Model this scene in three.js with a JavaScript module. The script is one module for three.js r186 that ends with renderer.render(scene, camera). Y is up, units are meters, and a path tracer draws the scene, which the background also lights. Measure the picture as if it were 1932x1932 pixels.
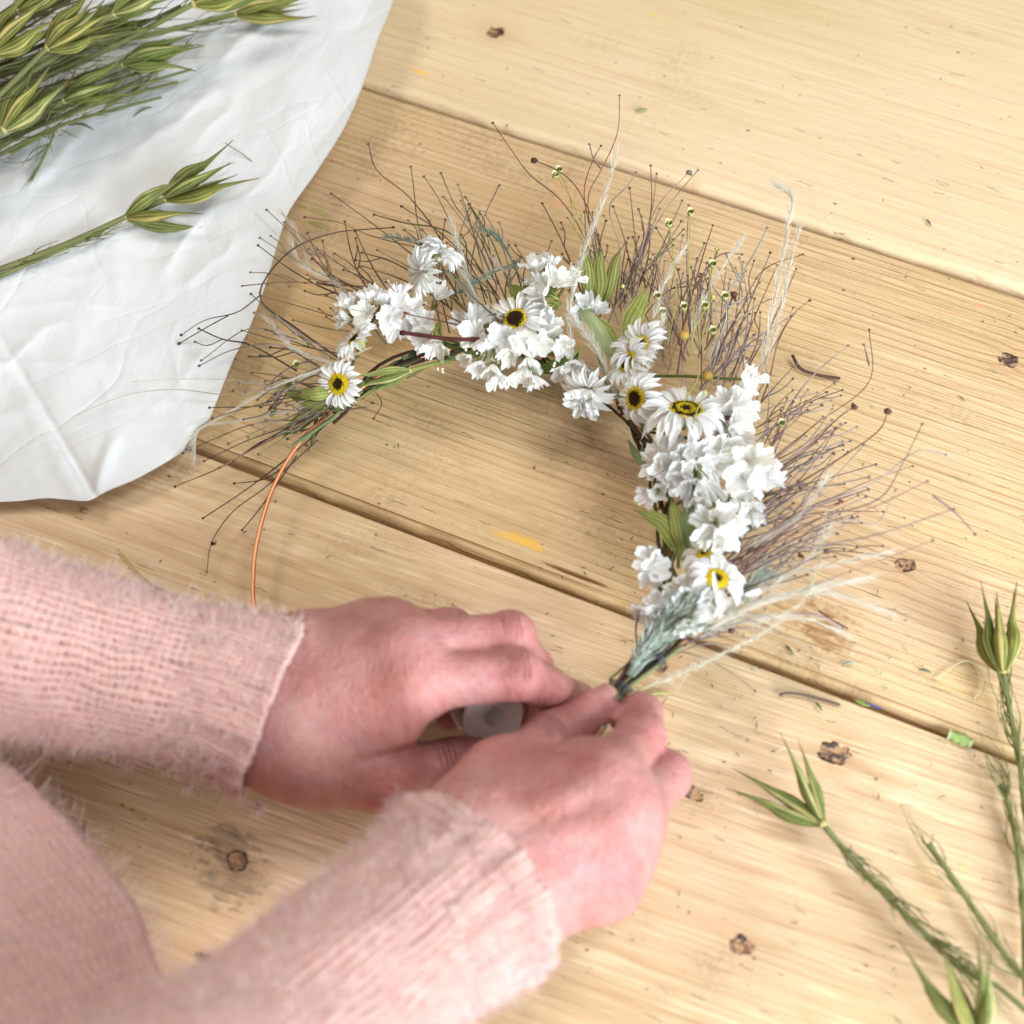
import * as THREE from 'three';
import { RectAreaLightUniformsLib } from 'three/addons/lights/RectAreaLightUniformsLib.js';
import { mergeGeometries } from 'three/addons/utils/BufferGeometryUtils.js';

// ---------------------------------------------------------------- camera, lamps, exposure
const scene = new THREE.Scene();
scene.background = new THREE.Color(0x000000);
const DIST = 0.58, PITCH = THREE.MathUtils.degToRad(60), FOV = 37;
const SP = Math.sin(PITCH), CP = Math.cos(PITCH);
const camera = new THREE.PerspectiveCamera(FOV, 1, 0.02, 20);
camera.position.set(0, DIST * SP, DIST * CP);
camera.lookAt(0, 0, 0);
camera.focus = 0.602;
camera.userData.fStop = 7;
scene.add(camera);
RectAreaLightUniformsLib.init();
function areaLight(name, color, intensity, w, h, pos, at) {
  const l = new THREE.RectAreaLight(color, intensity, w, h);
  l.name = name; l.position.set(...pos); l.lookAt(...at); scene.add(l); return l;
}
areaLight('warm_ceiling_lamp', new THREE.Color(1.0, 0.92, 0.80), 15, 0.72, 0.72, [-1.55, 2.15, -0.95], [0, 0, 0]);
areaLight('window_daylight', new THREE.Color(0.80, 0.91, 1.0), 16.5, 0.85, 0.6, [0.66, 0.44, 0.76], [0.1, 0, 0.05]);
areaLight('added_glare_fill', new THREE.Color(0.86, 0.94, 1.0), 9.0, 0.78, 0.78, [0.82, 1.7, -0.36], [0.2, 0, 0.08]);  // unseen cool panel added to lay glare over the right-hand planks
areaLight('overhead_fill', new THREE.Color(1.0, 0.95, 0.90), 0.46, 3.2, 3.2, [-0.2, 2.1, 0], [-0.2, 0, 0.001]);  // added dim fill overhead, stands in for light bounced around the room
const renderer = new THREE.WebGLRenderer({ antialias: true });
renderer.toneMapping = THREE.LinearToneMapping;
renderer.toneMappingExposure = 1.06;
renderer.shadowMap.enabled = true;

// ---------------------------------------------------------------- helpers
const V = (x, y, z) => new THREE.Vector3(x, y, z);
function mulberry(a) { return () => { a |= 0; a = (a + 0x6d2b79f5) | 0; let t = Math.imul(a ^ (a >>> 15), 1 | a); t = (t + Math.imul(t ^ (t >>> 7), 61 | t)) ^ t; return ((t ^ (t >>> 14)) >>> 0) / 4294967296; }; }
const R = mulberry(7);
const rnd = (a, b) => a + (b - a) * R();
const pick = (a) => a[Math.floor(R() * a.length)];
const clamp = THREE.MathUtils.clamp, lerp = THREE.MathUtils.lerp;
const ss = (a, b, x) => { const t = clamp((x - a) / (b - a), 0, 1); return t * t * (3 - 2 * t); };
// survey grid of the photograph (0..1932 both ways) to a point h metres above the table
const F = 966 / Math.tan(THREE.MathUtils.degToRad(FOV / 2));
function P(x, y, h = 0) {
  const a = (x - 966) / F, v = (y - 966) / F;
  const dy = -SP - v * CP, dz = -CP + v * SP, t = (h - DIST * SP) / dy;
  return V(a * t, h, DIST * CP + dz * t);
}
const Z = (zx, zy, h) => P(402.5 + zx * 0.4948, 1081.7 + zy * 0.4948, h); // enlargement of the hands
const N = (x, y, z) => V(x, y * CP + z * SP, -y * SP + z * CP).normalize();
const taken = {};
function numbered(n) { const k = taken[n] = (taken[n] ?? -1) + 1; return k ? n + '_' + String(k).padStart(3, '0') : n; }
function mesh(name, geo, mat, parent) {
  const m = new THREE.Mesh(geo, mat); m.name = name; m.castShadow = m.receiveShadow = true;
  if (parent) parent.add(m); else { m.name = numbered(name); scene.add(m); }
  return m;
}
function thing(name, label, category, group) {
  const o = new THREE.Group(); o.name = numbered(name); o.userData = { label, category }; if (group) o.userData.group = group; scene.add(o); return o;
}
// value noise
const PERM = (() => { const r = mulberry(99), p = new Uint8Array(512); const a = [...Array(256).keys()]; for (let i = 255; i > 0; i--) { const j = Math.floor(r() * (i + 1)); [a[i], a[j]] = [a[j], a[i]]; } for (let i = 0; i < 512; i++) p[i] = a[i & 255]; return p; })();
function n2(x, y) {
  const xi = Math.floor(x), yi = Math.floor(y); let fx = x - xi, fy = y - yi; fx = fx * fx * (3 - 2 * fx); fy = fy * fy * (3 - 2 * fy);
  const X = xi & 255, Y = yi & 255, a = PERM[X] + Y, b = PERM[X + 1] + Y;
  const v0 = PERM[a & 511] + (PERM[b & 511] - PERM[a & 511]) * fx, v1 = PERM[(a + 1) & 511] + (PERM[(b + 1) & 511] - PERM[(a + 1) & 511]) * fx;
  return (v0 + (v1 - v0) * fy) / 127.5 - 1;
}
function n3(x, y, z) { const zi = Math.floor(z), f = z - zi, s = f * f * (3 - 2 * f); return lerp(n2(x + zi * 37.13, y + zi * 17.71), n2(x + (zi + 1) * 37.13, y + (zi + 1) * 17.71), s); }
const fbm = (x, y, o = 4) => { let s = 0, a = 0.5; for (let i = 0; i < o; i++) { s += a * n2(x, y); x = x * 2.03 + 11.3; y = y * 2.03 + 5.7; a *= 0.5; } return s; };
const h1 = (a, b = 0) => { let t = Math.imul((a | 0) * 374761393 + (b | 0) * 668265263, 1274126177); t = (t ^ (t >>> 13)) * 1274126177; return ((t ^ (t >>> 16)) >>> 0) / 4294967296; };
function tex(w, h, fn, srgb, wrap = THREE.RepeatWrapping) {
  const d = new Uint8Array(w * h * 4), o = [0, 0, 0];
  for (let j = 0; j < h; j++) for (let i = 0; i < w; i++) { fn((i + 0.5) / w, (j + 0.5) / h, o); const k = (j * w + i) * 4; d[k] = clamp(o[0] * 255, 0, 255); d[k + 1] = clamp(o[1] * 255, 0, 255); d[k + 2] = clamp(o[2] * 255, 0, 255); d[k + 3] = 255; }
  const t = new THREE.DataTexture(d, w, h); t.magFilter = THREE.LinearFilter; t.minFilter = THREE.LinearFilter; t.wrapS = t.wrapT = wrap; if (srgb) t.colorSpace = THREE.SRGBColorSpace; t.needsUpdate = true; return t;
}
class Geo { // vertex collector
  constructor() { this.p = []; this.i = []; this.c = []; this.u = []; }
  v(x, y, z, c, u, w) { this.p.push(x, y, z); if (c) this.c.push(c[0], c[1], c[2]); if (u !== undefined) this.u.push(u, w); return this.p.length / 3 - 1; }
  quad(a, b, c, d) { this.i.push(a, b, c, a, c, d); }
  grid(nu, nv, fn, closeU) { // fn(i,j) -> [x,y,z,color,u,v]
    const s = this.p.length / 3; for (let j = 0; j <= nv; j++) for (let i = 0; i <= nu; i++) this.v(...fn(i, j));
    for (let j = 0; j < nv; j++) for (let i = 0; i < nu; i++) { const a = s + j * (nu + 1) + i; this.quad(a, a + 1, a + nu + 2, a + nu + 1); }
    return s;
  }
  build() {
    const g = new THREE.BufferGeometry(); g.setAttribute('position', new THREE.Float32BufferAttribute(this.p, 3));
    if (this.c.length === this.p.length) g.setAttribute('color', new THREE.Float32BufferAttribute(this.c, 3));
    if (this.u.length) g.setAttribute('uv', new THREE.Float32BufferAttribute(this.u, 2));
    g.setIndex(this.i); g.computeVertexNormals(); return g;
  }
}
const std = (o) => new THREE.MeshPhysicalMaterial({ side: THREE.DoubleSide, roughness: 0.8, specularIntensity: 0.4, ...o });
const lin = (r, g, b) => new THREE.Color().setRGB(r, g, b);
const hexc = (h) => { const c = new THREE.Color(h); return [c.r, c.g, c.b]; };
// tube along points with radii; adds to a Geo
function frames(pts) {
  const n = pts.length, T = [], A = [], B = []; let up = V(0.13, 0.97, 0.2).normalize();
  for (let i = 0; i < n; i++) {
    const t = pts[Math.min(i + 1, n - 1)].clone().sub(pts[Math.max(i - 1, 0)]).normalize();
    let a = up.clone().addScaledVector(t, -up.dot(t)); if (a.lengthSq() < 1e-6) a = V(1, 0, 0).addScaledVector(t, -t.x); a.normalize(); up = a.clone();
    T.push(t); A.push(a); B.push(t.clone().cross(a));
  }
  return { T, A, B };
}
function tube(g, pts, rad, sides = 5, col, cap = true) {
  const { A, B } = frames(pts), n = pts.length, s0 = g.p.length / 3;
  for (let i = 0; i < n; i++) { const r = typeof rad === 'function' ? rad(i / (n - 1)) : rad; for (let k = 0; k < sides; k++) { const a = k / sides * 6.2832, x = Math.cos(a) * r, y = Math.sin(a) * r, p = pts[i]; g.v(p.x + A[i].x * x + B[i].x * y, p.y + A[i].y * x + B[i].y * y, p.z + A[i].z * x + B[i].z * y, typeof col === 'function' ? col(i / (n - 1)) : col); } }
  for (let i = 0; i < n - 1; i++) for (let k = 0; k < sides; k++) { const a = s0 + i * sides + k, b = s0 + i * sides + (k + 1) % sides; g.quad(a, b, b + sides, a + sides); }
  if (cap) for (const [row, p] of [[0, pts[0]], [n - 1, pts[n - 1]]]) { const c = g.v(p.x, p.y, p.z, typeof col === 'function' ? col(row ? 1 : 0) : col); for (let k = 0; k < sides; k++) { const a = s0 + row * sides + k, b = s0 + row * sides + (k + 1) % sides; row ? g.i.push(a, b, c) : g.i.push(b, a, c); } }
}
const smooth = (pts, n, closed = false) => new THREE.CatmullRomCurve3(pts, closed, 'centripetal').getPoints(n);
function bead(g, p, r, col, sq = 1) { const s = g.p.length / 3; g.v(p.x, p.y + r * sq, p.z, col); for (let k = 0; k < 5; k++) g.v(p.x + Math.cos(k * 1.2566) * r, p.y, p.z + Math.sin(k * 1.2566) * r, col); g.v(p.x, p.y - r * sq, p.z, col); for (let k = 0; k < 5; k++) { const a = s + 1 + k, b = s + 1 + (k + 1) % 5; g.i.push(s, b, a, s + 6, a, b); } }
const jit = (p, d) => V(p.x + rnd(-d, d), p.y + rnd(-d, d) * 0.6, p.z + rnd(-d, d));

// ---------------------------------------------------------------- tabletop of four planks
const VU = V(0.919, 0, 0.394).normalize(), VW = V(-VU.z, 0, VU.x); // along the planks, across them towards the maker
const uw = (x, y) => { const p = P(x, y, 0); return [p.dot(VU), p.dot(VW)]; };
const W1 = uw(966, 256)[1], W2 = uw(966, 1080)[1], W3 = uw(345, 1890)[1];
const LT = 0.84, U0 = -0.40; // stretch of plank that one texture covers
const table = new THREE.Group(); table.name = 'tabletop'; table.userData = { kind: 'structure', label: 'worktop of pale rough pine planks with open joints' }; scene.add(table);
const K = (x, y, r, st) => { const [u, w] = uw(x, y); return { u, w, r, st }; };
const knots = [K(450, 1625, 0.0032, 0), K(1577, 1421, 0.0038, 1), K(1400, 1783, 0.0029, 2), K(1311, 1498, 0.0026, 2), K(1905, 676, 0.0032, 2), K(1707, 1066, 0.0028, 2), K(934, 60, 0.0034, 2), K(395, 1832, 0.005, 2), K(1120, 1490, 0.002, 0)];
const stain = (x, y, ru, rw, col, s) => { const [u, w] = uw(x, y); return { u, w, ru, rw, col, s }; };
const stainsAndTones = [
  stain(975, 1018, 0.0095, 0.0026, [0.98, 0.74, 0.22], 1), stain(1010, 1030, 0.006, 0.002, [0.98, 0.74, 0.22], 0.9), stain(790, 134, 0.006, 0.0014, [0.95, 0.72, 0.32], 0.8),
  stain(1850, 1030, 0.03, 0.008, [0.93, 0.78, 0.50], 0.35), stain(1790, 1270, 0.016, 0.005, [0.93, 0.79, 0.52], 0.42), stain(1830, 1310, 0.012, 0.003, [0.93, 0.79, 0.52], 0.35), stain(1680, 1285, 0.018, 0.004, [0.93, 0.79, 0.54], 0.3), stain(1790, 1660, 0.012, 0.008, [0.94, 0.80, 0.52], 0.35), stain(1910, 930, 0.012, 0.004, [0.93, 0.78, 0.5], 0.3),
  stain(1555, 1185, 0.011, 0.009, [0.58, 0.38, 0.20], 0.75), stain(1500, 1150, 0.008, 0.008, [0.62, 0.42, 0.24], 0.4), stain(1380, 1120, 0.02, 0.012, [0.62, 0.46, 0.30], 0.3), stain(440, 1660, 0.014, 0.01, [0.45, 0.36, 0.28], 0.5), stain(430, 1590, 0.01, 0.006, [0.40, 0.34, 0.28], 0.5),
  stain(1150, 720, 0.06, 0.03, [0.66, 0.52, 0.37], 0.35), stain(1210, 900, 0.03, 0.03, [0.66, 0.50, 0.35], 0.35), stain(860, 950, 0.05, 0.015, [0.70, 0.55, 0.38], 0.3), stain(600, 620, 0.05, 0.02, [0.78, 0.58, 0.32], 0.35), stain(1000, 400, 0.03, 0.012, [0.80, 0.62, 0.42], 0.4),  // broad browner tone patches, mostly beneath and inside the ring
  stain(1090, 365, 0.013, 0.01, [0.86, 0.64, 0.44], 0.6), stain(1310, 355, 0.005, 0.004, [0.80, 0.58, 0.36], 0.5), stain(1720, 730, 0.02, 0.008, [0.76, 0.6, 0.42], 0.3),
  stain(1790, 590, 0.003, 0.001, [0.95, 0.55, 0.52], 0.5), stain(1845, 575, 0.002, 0.0015, [0.95, 0.55, 0.52], 0.6), stain(600, 400, 0.008, 0.002, [0.60, 0.62, 0.24], 0.6), stain(605, 425, 0.004, 0.002, [0.52, 0.56, 0.22], 0.6), stain(1240, 30, 0.005, 0.002, [0.80, 0.78, 0.34], 0.5), stain(590, 422, 0.003, 0.001, [0.5, 0.54, 0.2], 0.6),
];
const crack = (() => { const a = uw(1020, 1060), b = uw(1150, 1109); return { u0: a[0], u1: b[0], w: (a[1] + b[1]) / 2, s: (b[1] - a[1]) / (b[0] - a[0]) }; })();
function plank(name, w0, w1, sd, o) {
  const width = w1 - w0, TW = 2048, TH = Math.max(256, Math.round(TW * width / LT * 1.15)), NP = TW * TH;
  const col = new Uint8Array(NP * 4), bmp = new Uint8Array(NP * 4);
  const ks = knots.filter((k) => k.w > w0 - 0.01 && k.w < w1 + 0.01), st = stainsAndTones.filter((s) => s.w > w0 - 0.03 && s.w < w1 + 0.03);
  for (let j = 0; j < TH; j++) {
    const w = w0 + (j + 0.5) / TH * width;
    for (let i = 0; i < TW; i++) {
      const u = U0 + (i + 0.5) / TW * LT; const us = u + sd, ws = w + (u * (o.slant || 0)) + sd * 0.37;
      let g = ws + o.wave * n2(us * 2.1, ws * 7) + o.wave * 0.25 * n2(us * 8, ws * 40) + 0.00025 * n2(us * 90, ws * 300);
      let kd = 0, kr = 0, km = 0;
      for (const k of ks) {
        const du = (u - k.u) / 1.25, dw = w - k.w, d2 = du * du + dw * dw; if (d2 > 0.0036) continue; const d = Math.sqrt(d2);
        g += Math.sign(dw) * k.r * 1.1 * Math.exp(-Math.abs(du) / (k.r * 2.2)) * Math.exp(-Math.abs(dw) / (k.r * 3.2));
        const an = Math.atan2(dw, du), rr = k.r * (1 + 0.22 * n2(an * 1.3 + k.u * 99, k.w * 77) + (k.st ? 0.16 * n2(an * 3.1, k.u * 311) + 0.30 * n2(u * 330, w * 420) : 0.05 * n2(an * 4, 3)));
        km = Math.max(km, Math.exp(-d / (k.r * 1.6)) * 0.5);
        if (d < rr) { const q = d / rr; kd = k.st === 0 ? (q > 0.80 + 0.1 * n2(us * 900, ws * 900) ? 0.85 : 0.2 + 0.35 * n2(us * 1500, ws * 1500)) : clamp((k.st === 1 ? 0.35 : 0.15) + 0.85 * n2(us * 520 + k.u * 50, ws * 640) + 0.5 * n2(us * 1900, ws * 1900) + (q > 0.8 ? 0.25 : 0), 0, 1); kr = 1; }
      }
      const ph = g / o.ring, id = Math.floor(ph), t = ph - id, amp = 0.35 + 0.65 * h1(id, sd * 10 | 0);
      const late = (t * t * t * t * (1 - ss(0.93, 1.0, t))) * amp * o.lines;
      const fib = n2(us * 46, ws * 1500) * 0.5 + n2(us * 120, ws * 3100) * 0.35 + n2(us * 17, ws * 520) * 0.4, tone = fbm(us * 5, ws * 16, 3), tone2 = fbm(us * 13 + 40, ws * 13, 3);
      let r = o.base[0], gg = o.base[1], b = o.base[2];
      const dk = late * 0.9 + fib * o.fibre + tone * 0.10 + (o.rough ? Math.max(0, n2(us * 70, ws * 420) - 0.25) * 0.16 : 0);
      r -= dk * 0.20; gg -= dk * 0.245; b -= dk * 0.26;
      r += tone2 * 0.028; gg += tone2 * 0.02; b += tone2 * 0.045;
      // pale lifted fibres of the rough sawn plank
      const lift = o.rough ? Math.max(0, n2(us * 55 + ws * 60, ws * 900) - 0.35) * o.rough : 0; r += lift * 0.16; gg += lift * 0.17; b += lift * 0.19;
      // grime: specks, dashes and rubbed-in dirt with a grain of its own
      let dirt = 0; { const c = 0.0032, ci = Math.floor(us / c), cj = Math.floor(ws / c); const e = h1(ci, cj); if (e < o.specks) { const cx = (ci + 0.2 + 0.6 * h1(ci + 7, cj)) * c, cy = (cj + 0.2 + 0.6 * h1(ci, cj + 9)) * c, rr = 0.00012 + 0.00045 * h1(ci + 3, cj + 5) ** 3; const q = Math.hypot((us - cx) * (0.5 + h1(ci, cj + 2)), ws - cy) / rr; dirt = Math.max(dirt, (1 - ss(0.6, 1.3, q)) * 0.75); } }
      { const cu = 0.011, cw = 0.0016, ci = Math.floor(us / cu), cj = Math.floor(ws / cw); if (h1(ci + 31, cj + 17) < o.dash) { const cx = (ci + 0.5) * cu, cy = (cj + 0.5) * cw + (us - cx) * (h1(ci, cj + 4) - 0.5) * 0.25 + 0.0003 * n2(us * 400, cj); const q = Math.abs(ws - cy) / 0.00016, e2 = Math.abs(us - cx) / (cu * 0.5 * (0.25 + 0.6 * h1(ci + 1, cj))); dirt = Math.max(dirt, (1 - ss(0.5, 1.4, q)) * (1 - ss(0.7, 1, e2)) * 0.55); } }
      const rub = Math.max(0, fbm(us * 26 + 9, ws * 40, 4) - 0.13) * Math.max(0, 0.5 + n2(us * 900, ws * 1400)) * o.grime; dirt = Math.min(1, dirt + rub);
      r = lerp(r, 0.26, dirt); gg = lerp(gg, 0.19, dirt); b = lerp(b, 0.13, dirt);
      for (const s of st) { const q = Math.hypot((u - s.u) / s.ru, (w - s.w) / s.rw) + 0.5 * n2(us * 260, ws * 520) + 0.35 * n2(us * 800, ws * 1500); if (q < 1.2) { const m = (1 - ss(0.45, 1.15, q)) * s.s * (0.7 + 0.5 * n2(us * 300, ws * 2400)); r = lerp(r, s.col[0], m); gg = lerp(gg, s.col[1], m); b = lerp(b, s.col[2], m); } }
      r = lerp(r, r * 0.82, km); gg = lerp(gg, gg * 0.72, km); b = lerp(b, b * 0.6, km);
      if (kr) { r = lerp(0.68, 0.20, kd); gg = lerp(0.51, 0.14, kd); b = lerp(0.36, 0.10, kd); }
      const k4 = (j * TW + i) * 4; col[k4] = clamp(r * 255, 0, 255); col[k4 + 1] = clamp(gg * 255, 0, 255); col[k4 + 2] = clamp(b * 255, 0, 255); col[k4 + 3] = 255;
      const hh = 0.55 + late * 0.30 * (o.ridge || 1) + fib * 0.16 + lift * 0.25 - dirt * 0.12 + tone * 0.08 - (kr ? 0.3 * kd : 0);
      const hb = clamp(hh * 255, 0, 255); bmp[k4] = bmp[k4 + 1] = bmp[k4 + 2] = hb; bmp[k4 + 3] = 255;
    }
  }
  const mk = (d, s) => { const t = new THREE.DataTexture(d, TW, TH); t.magFilter = t.minFilter = THREE.LinearFilter; t.wrapS = t.wrapT = THREE.MirroredRepeatWrapping; if (s) t.colorSpace = THREE.SRGBColorSpace; t.needsUpdate = true; return t; };
  const mat = std({ map: mk(col, 1), bumpMap: mk(bmp, 0), bumpScale: o.bump, roughness: 0.46, specularIntensity: 1.0 });
  // geometry: rows across (down the far side, over the top, round the worn near edge, down), columns along
  const us = []; for (let u = -1.1; u < -0.42; u += 0.08) us.push(u); for (let u = -0.42; u <= 0.46; u += 0.0028) us.push(u); for (let u = 0.5; u <= 1.1; u += 0.08) us.push(u);
  const re = o.edge, ws = []; for (let w = 0.0012; w < width - re; w += 0.0026) ws.push(w); ws.push(width - re);
  if (o.crack) for (let k = -9; k <= 9; k++) ws.push(crack.w - w0 + k * 0.00028); ws.sort((a, b) => a - b);
  const prof = (u) => { const rr = re * (0.85 + 0.3 * n2(u * 38 + sd, 1.5) + 0.18 * n2(u * 160, sd)), rows = [[0, -0.02], [0, -0.0009], [0.0004, -0.0002]]; for (const w of ws) rows.push([w, 0]); for (let k = 1; k <= 5; k++) { const a = k / 5 * 1.3; rows.push([width - re + Math.min(rr, re * 1.1) * Math.sin(a) * 0.96, -rr * (1 - Math.cos(a))]); } rows.push([width - 0.0002, -rr * 1.1 - 0.001]); rows.push([width - 0.0004, -0.02]); return rows; };
  const G = new Geo(), nr = ws.length + 10, cols = us.map(prof);
  G.grid(us.length - 1, nr - 1, (i, j) => {
    const u = us[i]; let [w, y] = cols[i][j];
    if (j > 2 && j < ws.length + 3) {
      y += 0.00028 * n2(u * 9 + sd, w * 30) + 0.0003 * n2(u * 3, w * 9 + sd);
      for (const k of ks) { const d = Math.hypot((u - k.u) / 1.25, w + w0 - k.w) / k.r; if (d < 1) y -= 0.0006 * (k.st ? 1 : 0.3) * (1 - d * d); }
      if (o.crack && u > crack.u0 && u < crack.u1) { const cw = w + w0 - (crack.w + (u - (crack.u0 + crack.u1) / 2) * crack.s), e = Math.sin(Math.PI * (u - crack.u0) / (crack.u1 - crack.u0)), hw = 0.00075 * e ** 0.7; if (Math.abs(cw) < hw) y -= 0.006 * e; }
    }
    const W = w + w0; return [VU.x * u + VW.x * W, y, VU.z * u + VW.z * W, null, (u - U0) / LT, w / width + (y < -0.004 ? y * 3 : 0)];
  });
  const m = mesh(name, G.build(), mat, table); if (m.geometry.attributes.normal.getY(nr * 3) < 0) { /* both sides are drawn */ }
  // end grain caps
  for (const u of [-1.1, us[us.length - 1]]) { const g = new THREE.BoxGeometry(0.004, 0.018, width - 0.004), e = mesh('end_grain', g, mat, m); const c = VU.clone().multiplyScalar(u + Math.sign(u) * 0.003).addScaledVector(VW, (w0 + w1) / 2); e.position.set(c.x, -0.0105, c.z); e.rotation.y = Math.atan2(-VU.z, VU.x); }
  return m;
}
const GAP = 0.0026;
plank('plank', W1 - 0.235, W1 - GAP, 3.1, { base: [0.87, 0.755, 0.60], ring: 0.0062, wave: 0.009, lines: 0.22, fibre: 0.12, specks: 0.03, dash: 0.015, grime: 0.12, bump: 0.0006, edge: 0.0052 });
plank('plank_001', W1, W2 - GAP, 5.7, { base: [0.81, 0.675, 0.495], ring: 0.0035, wave: 0.004, lines: 0.55, fibre: 0.22, specks: 0.045, dash: 0.018, grime: 0.30, bump: 0.0012, edge: 0.0050, crack: true, ridge: 1.6 });
plank('plank_002', W2, W3, 8.9, { base: [0.82, 0.688, 0.53], ring: 0.0068, wave: 0.012, lines: 0.32, fibre: 0.22, specks: 0.045, dash: 0.022, grime: 0.35, bump: 0.0012, edge: 0.003, rough: 0.8, slant: 0.05 });
plank('plank_003', W1 - 0.44, W1 - 0.235 - GAP, 12.3, { base: [0.87, 0.755, 0.60], ring: 0.006, wave: 0.008, lines: 0.42, fibre: 0.10, specks: 0.05, dash: 0.01, grime: 0.1, bump: 0.0006, edge: 0.0036 });
{
  const m = std({ color: lin(0.16, 0.10, 0.06), roughness: 0.9 });  // unseen dark boards added below the joints so the gaps look dark
  for (const [w, nm] of [[W1, 'added_backing'], [W2, 'added_backing'], [W1 - 0.236, 'added_backing']]) { const b = mesh(nm, new THREE.BoxGeometry(2.15, 0.012, 0.05), m, table); b.position.set(VW.x * w, -0.0275, VW.z * w); b.rotation.y = Math.atan2(-VU.z, VU.x); }
}
// ---------------------------------------------------------------- white paper sheet with a lifted edge
{
  const E = [[752, -70, 17], [742, 0, 17], [715, 70, 17], [683, 165, 17], [650, 240, 16], [600, 320, 15], [545, 400, 13], [530, 440, 12], [500, 540, 10], [470, 620, 9], [440, 680, 8], [402, 775, 7], [395, 790, 6.5], [372, 808, 6], [358, 828, 6], [345, 850, 6], [300, 880, 6.5], [250, 907, 6.5], [210, 923, 6.5], [192, 932, 5], [178, 940, 2.5], [165, 945, 6], [120, 942, 5], [85, 940, 4.5], [40, 945, 4], [0, 947, 4], [-90, 950, 4]];
  const edge = smooth(E.map(([x, y, h]) => V(x, y, h)), 220);
  const NS = 220, NT = 150, G = new Geo();
  const hgt = (p, s, t, lift) => {
    const x = p[0], y = p[1];
    let h = 0.0016 + lift * 0.001 * Math.exp(-t * 3.6);
    const q = fbm(x * 0.006 + 3, y * 0.006, 3), r1 = 1 - Math.abs(n2(x * 0.0075 + q * 1.3, y * 0.011 + 2)), r2 = 1 - Math.abs(n2(x * 0.019 + q * 2 + 9, y * 0.015 + 4)), r3 = 1 - Math.abs(n2((x + y * 1.1) * 0.010 + 5 + q, (y - x * 0.6) * 0.0045));
    h += (0.0012 * r3 ** 2 + 0.0018 * (q + 0.4) + 0.0004 * r1 ** 8) * ss(0, 0.12, t);
    h += 0.00014 * n2(x * 0.05, y * 0.045) + 0.00005 * n2(x * 0.13, y * 0.13) ;
    const f = Math.abs((x - 205) * 0.94 + (y - 850) * 0.33), along = ss(800, 850, y) * ss(960, 940, y) ; h += 0.0022 * Math.exp(-f * f / 160) * along;
    return Math.max(0.0014, h);
  };
  for (const side of [1, -1]) G.grid(NS, NT, (i, j) => {
    const e = edge[i], t = j / NT, tt = t * t * 0.5 + t * 0.5, s = i / NS, cx = -260 + (s < 0.5 ? 200 * (0.5 - s) : 0), cy = lerp(-260, 330, s);
    const x = lerp(e.x, cx, tt), y = lerp(e.y, cy, tt), h = hgt([x, y], s, tt, e.z) - (side < 0 ? 0.00025 : 0), p = P(x, y, h); return [p.x, p.y, p.z, null, p.x / 0.3, p.z / 0.3];
  });
  const off = (NS + 1) * (NT + 1); for (let i = 0; i < NS; i++) G.quad(i, i + 1, off + i + 1, off + i);
  const crinkle = tex(1024, 1024, (u, v, o) => { const w = (a, b) => n2(a, b), q = fbm(u * 5, v * 5, 3), f = (s, t, a) => { const x = (u * Math.cos(a) + v * Math.sin(a)) * s + q * 0.8, y = (v * Math.cos(a) - u * Math.sin(a)) * t; return (1 - Math.abs(w(x, y))) ** 14; }; o[0] = o[1] = o[2] = 0.35 + 0.24 * f(9, 2, 0.6) + 0.16 * f(15, 3, -0.5) + 0.10 * f(30, 7, 1.1) + 0.05 * f(60, 20, 0.2) + 0.10 * q; }, false);
  const m = mesh('paper_sheet', G.build(), std({ color: lin(0.815, 0.805, 0.785), roughness: 0.75, specularIntensity: 0.3, transmission: 0.12, bumpMap: crinkle, bumpScale: 0.0012 }));
  m.userData = { label: 'crumpled white tissue paper lying under the heaped dried stems', category: 'paper' };
}
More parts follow.
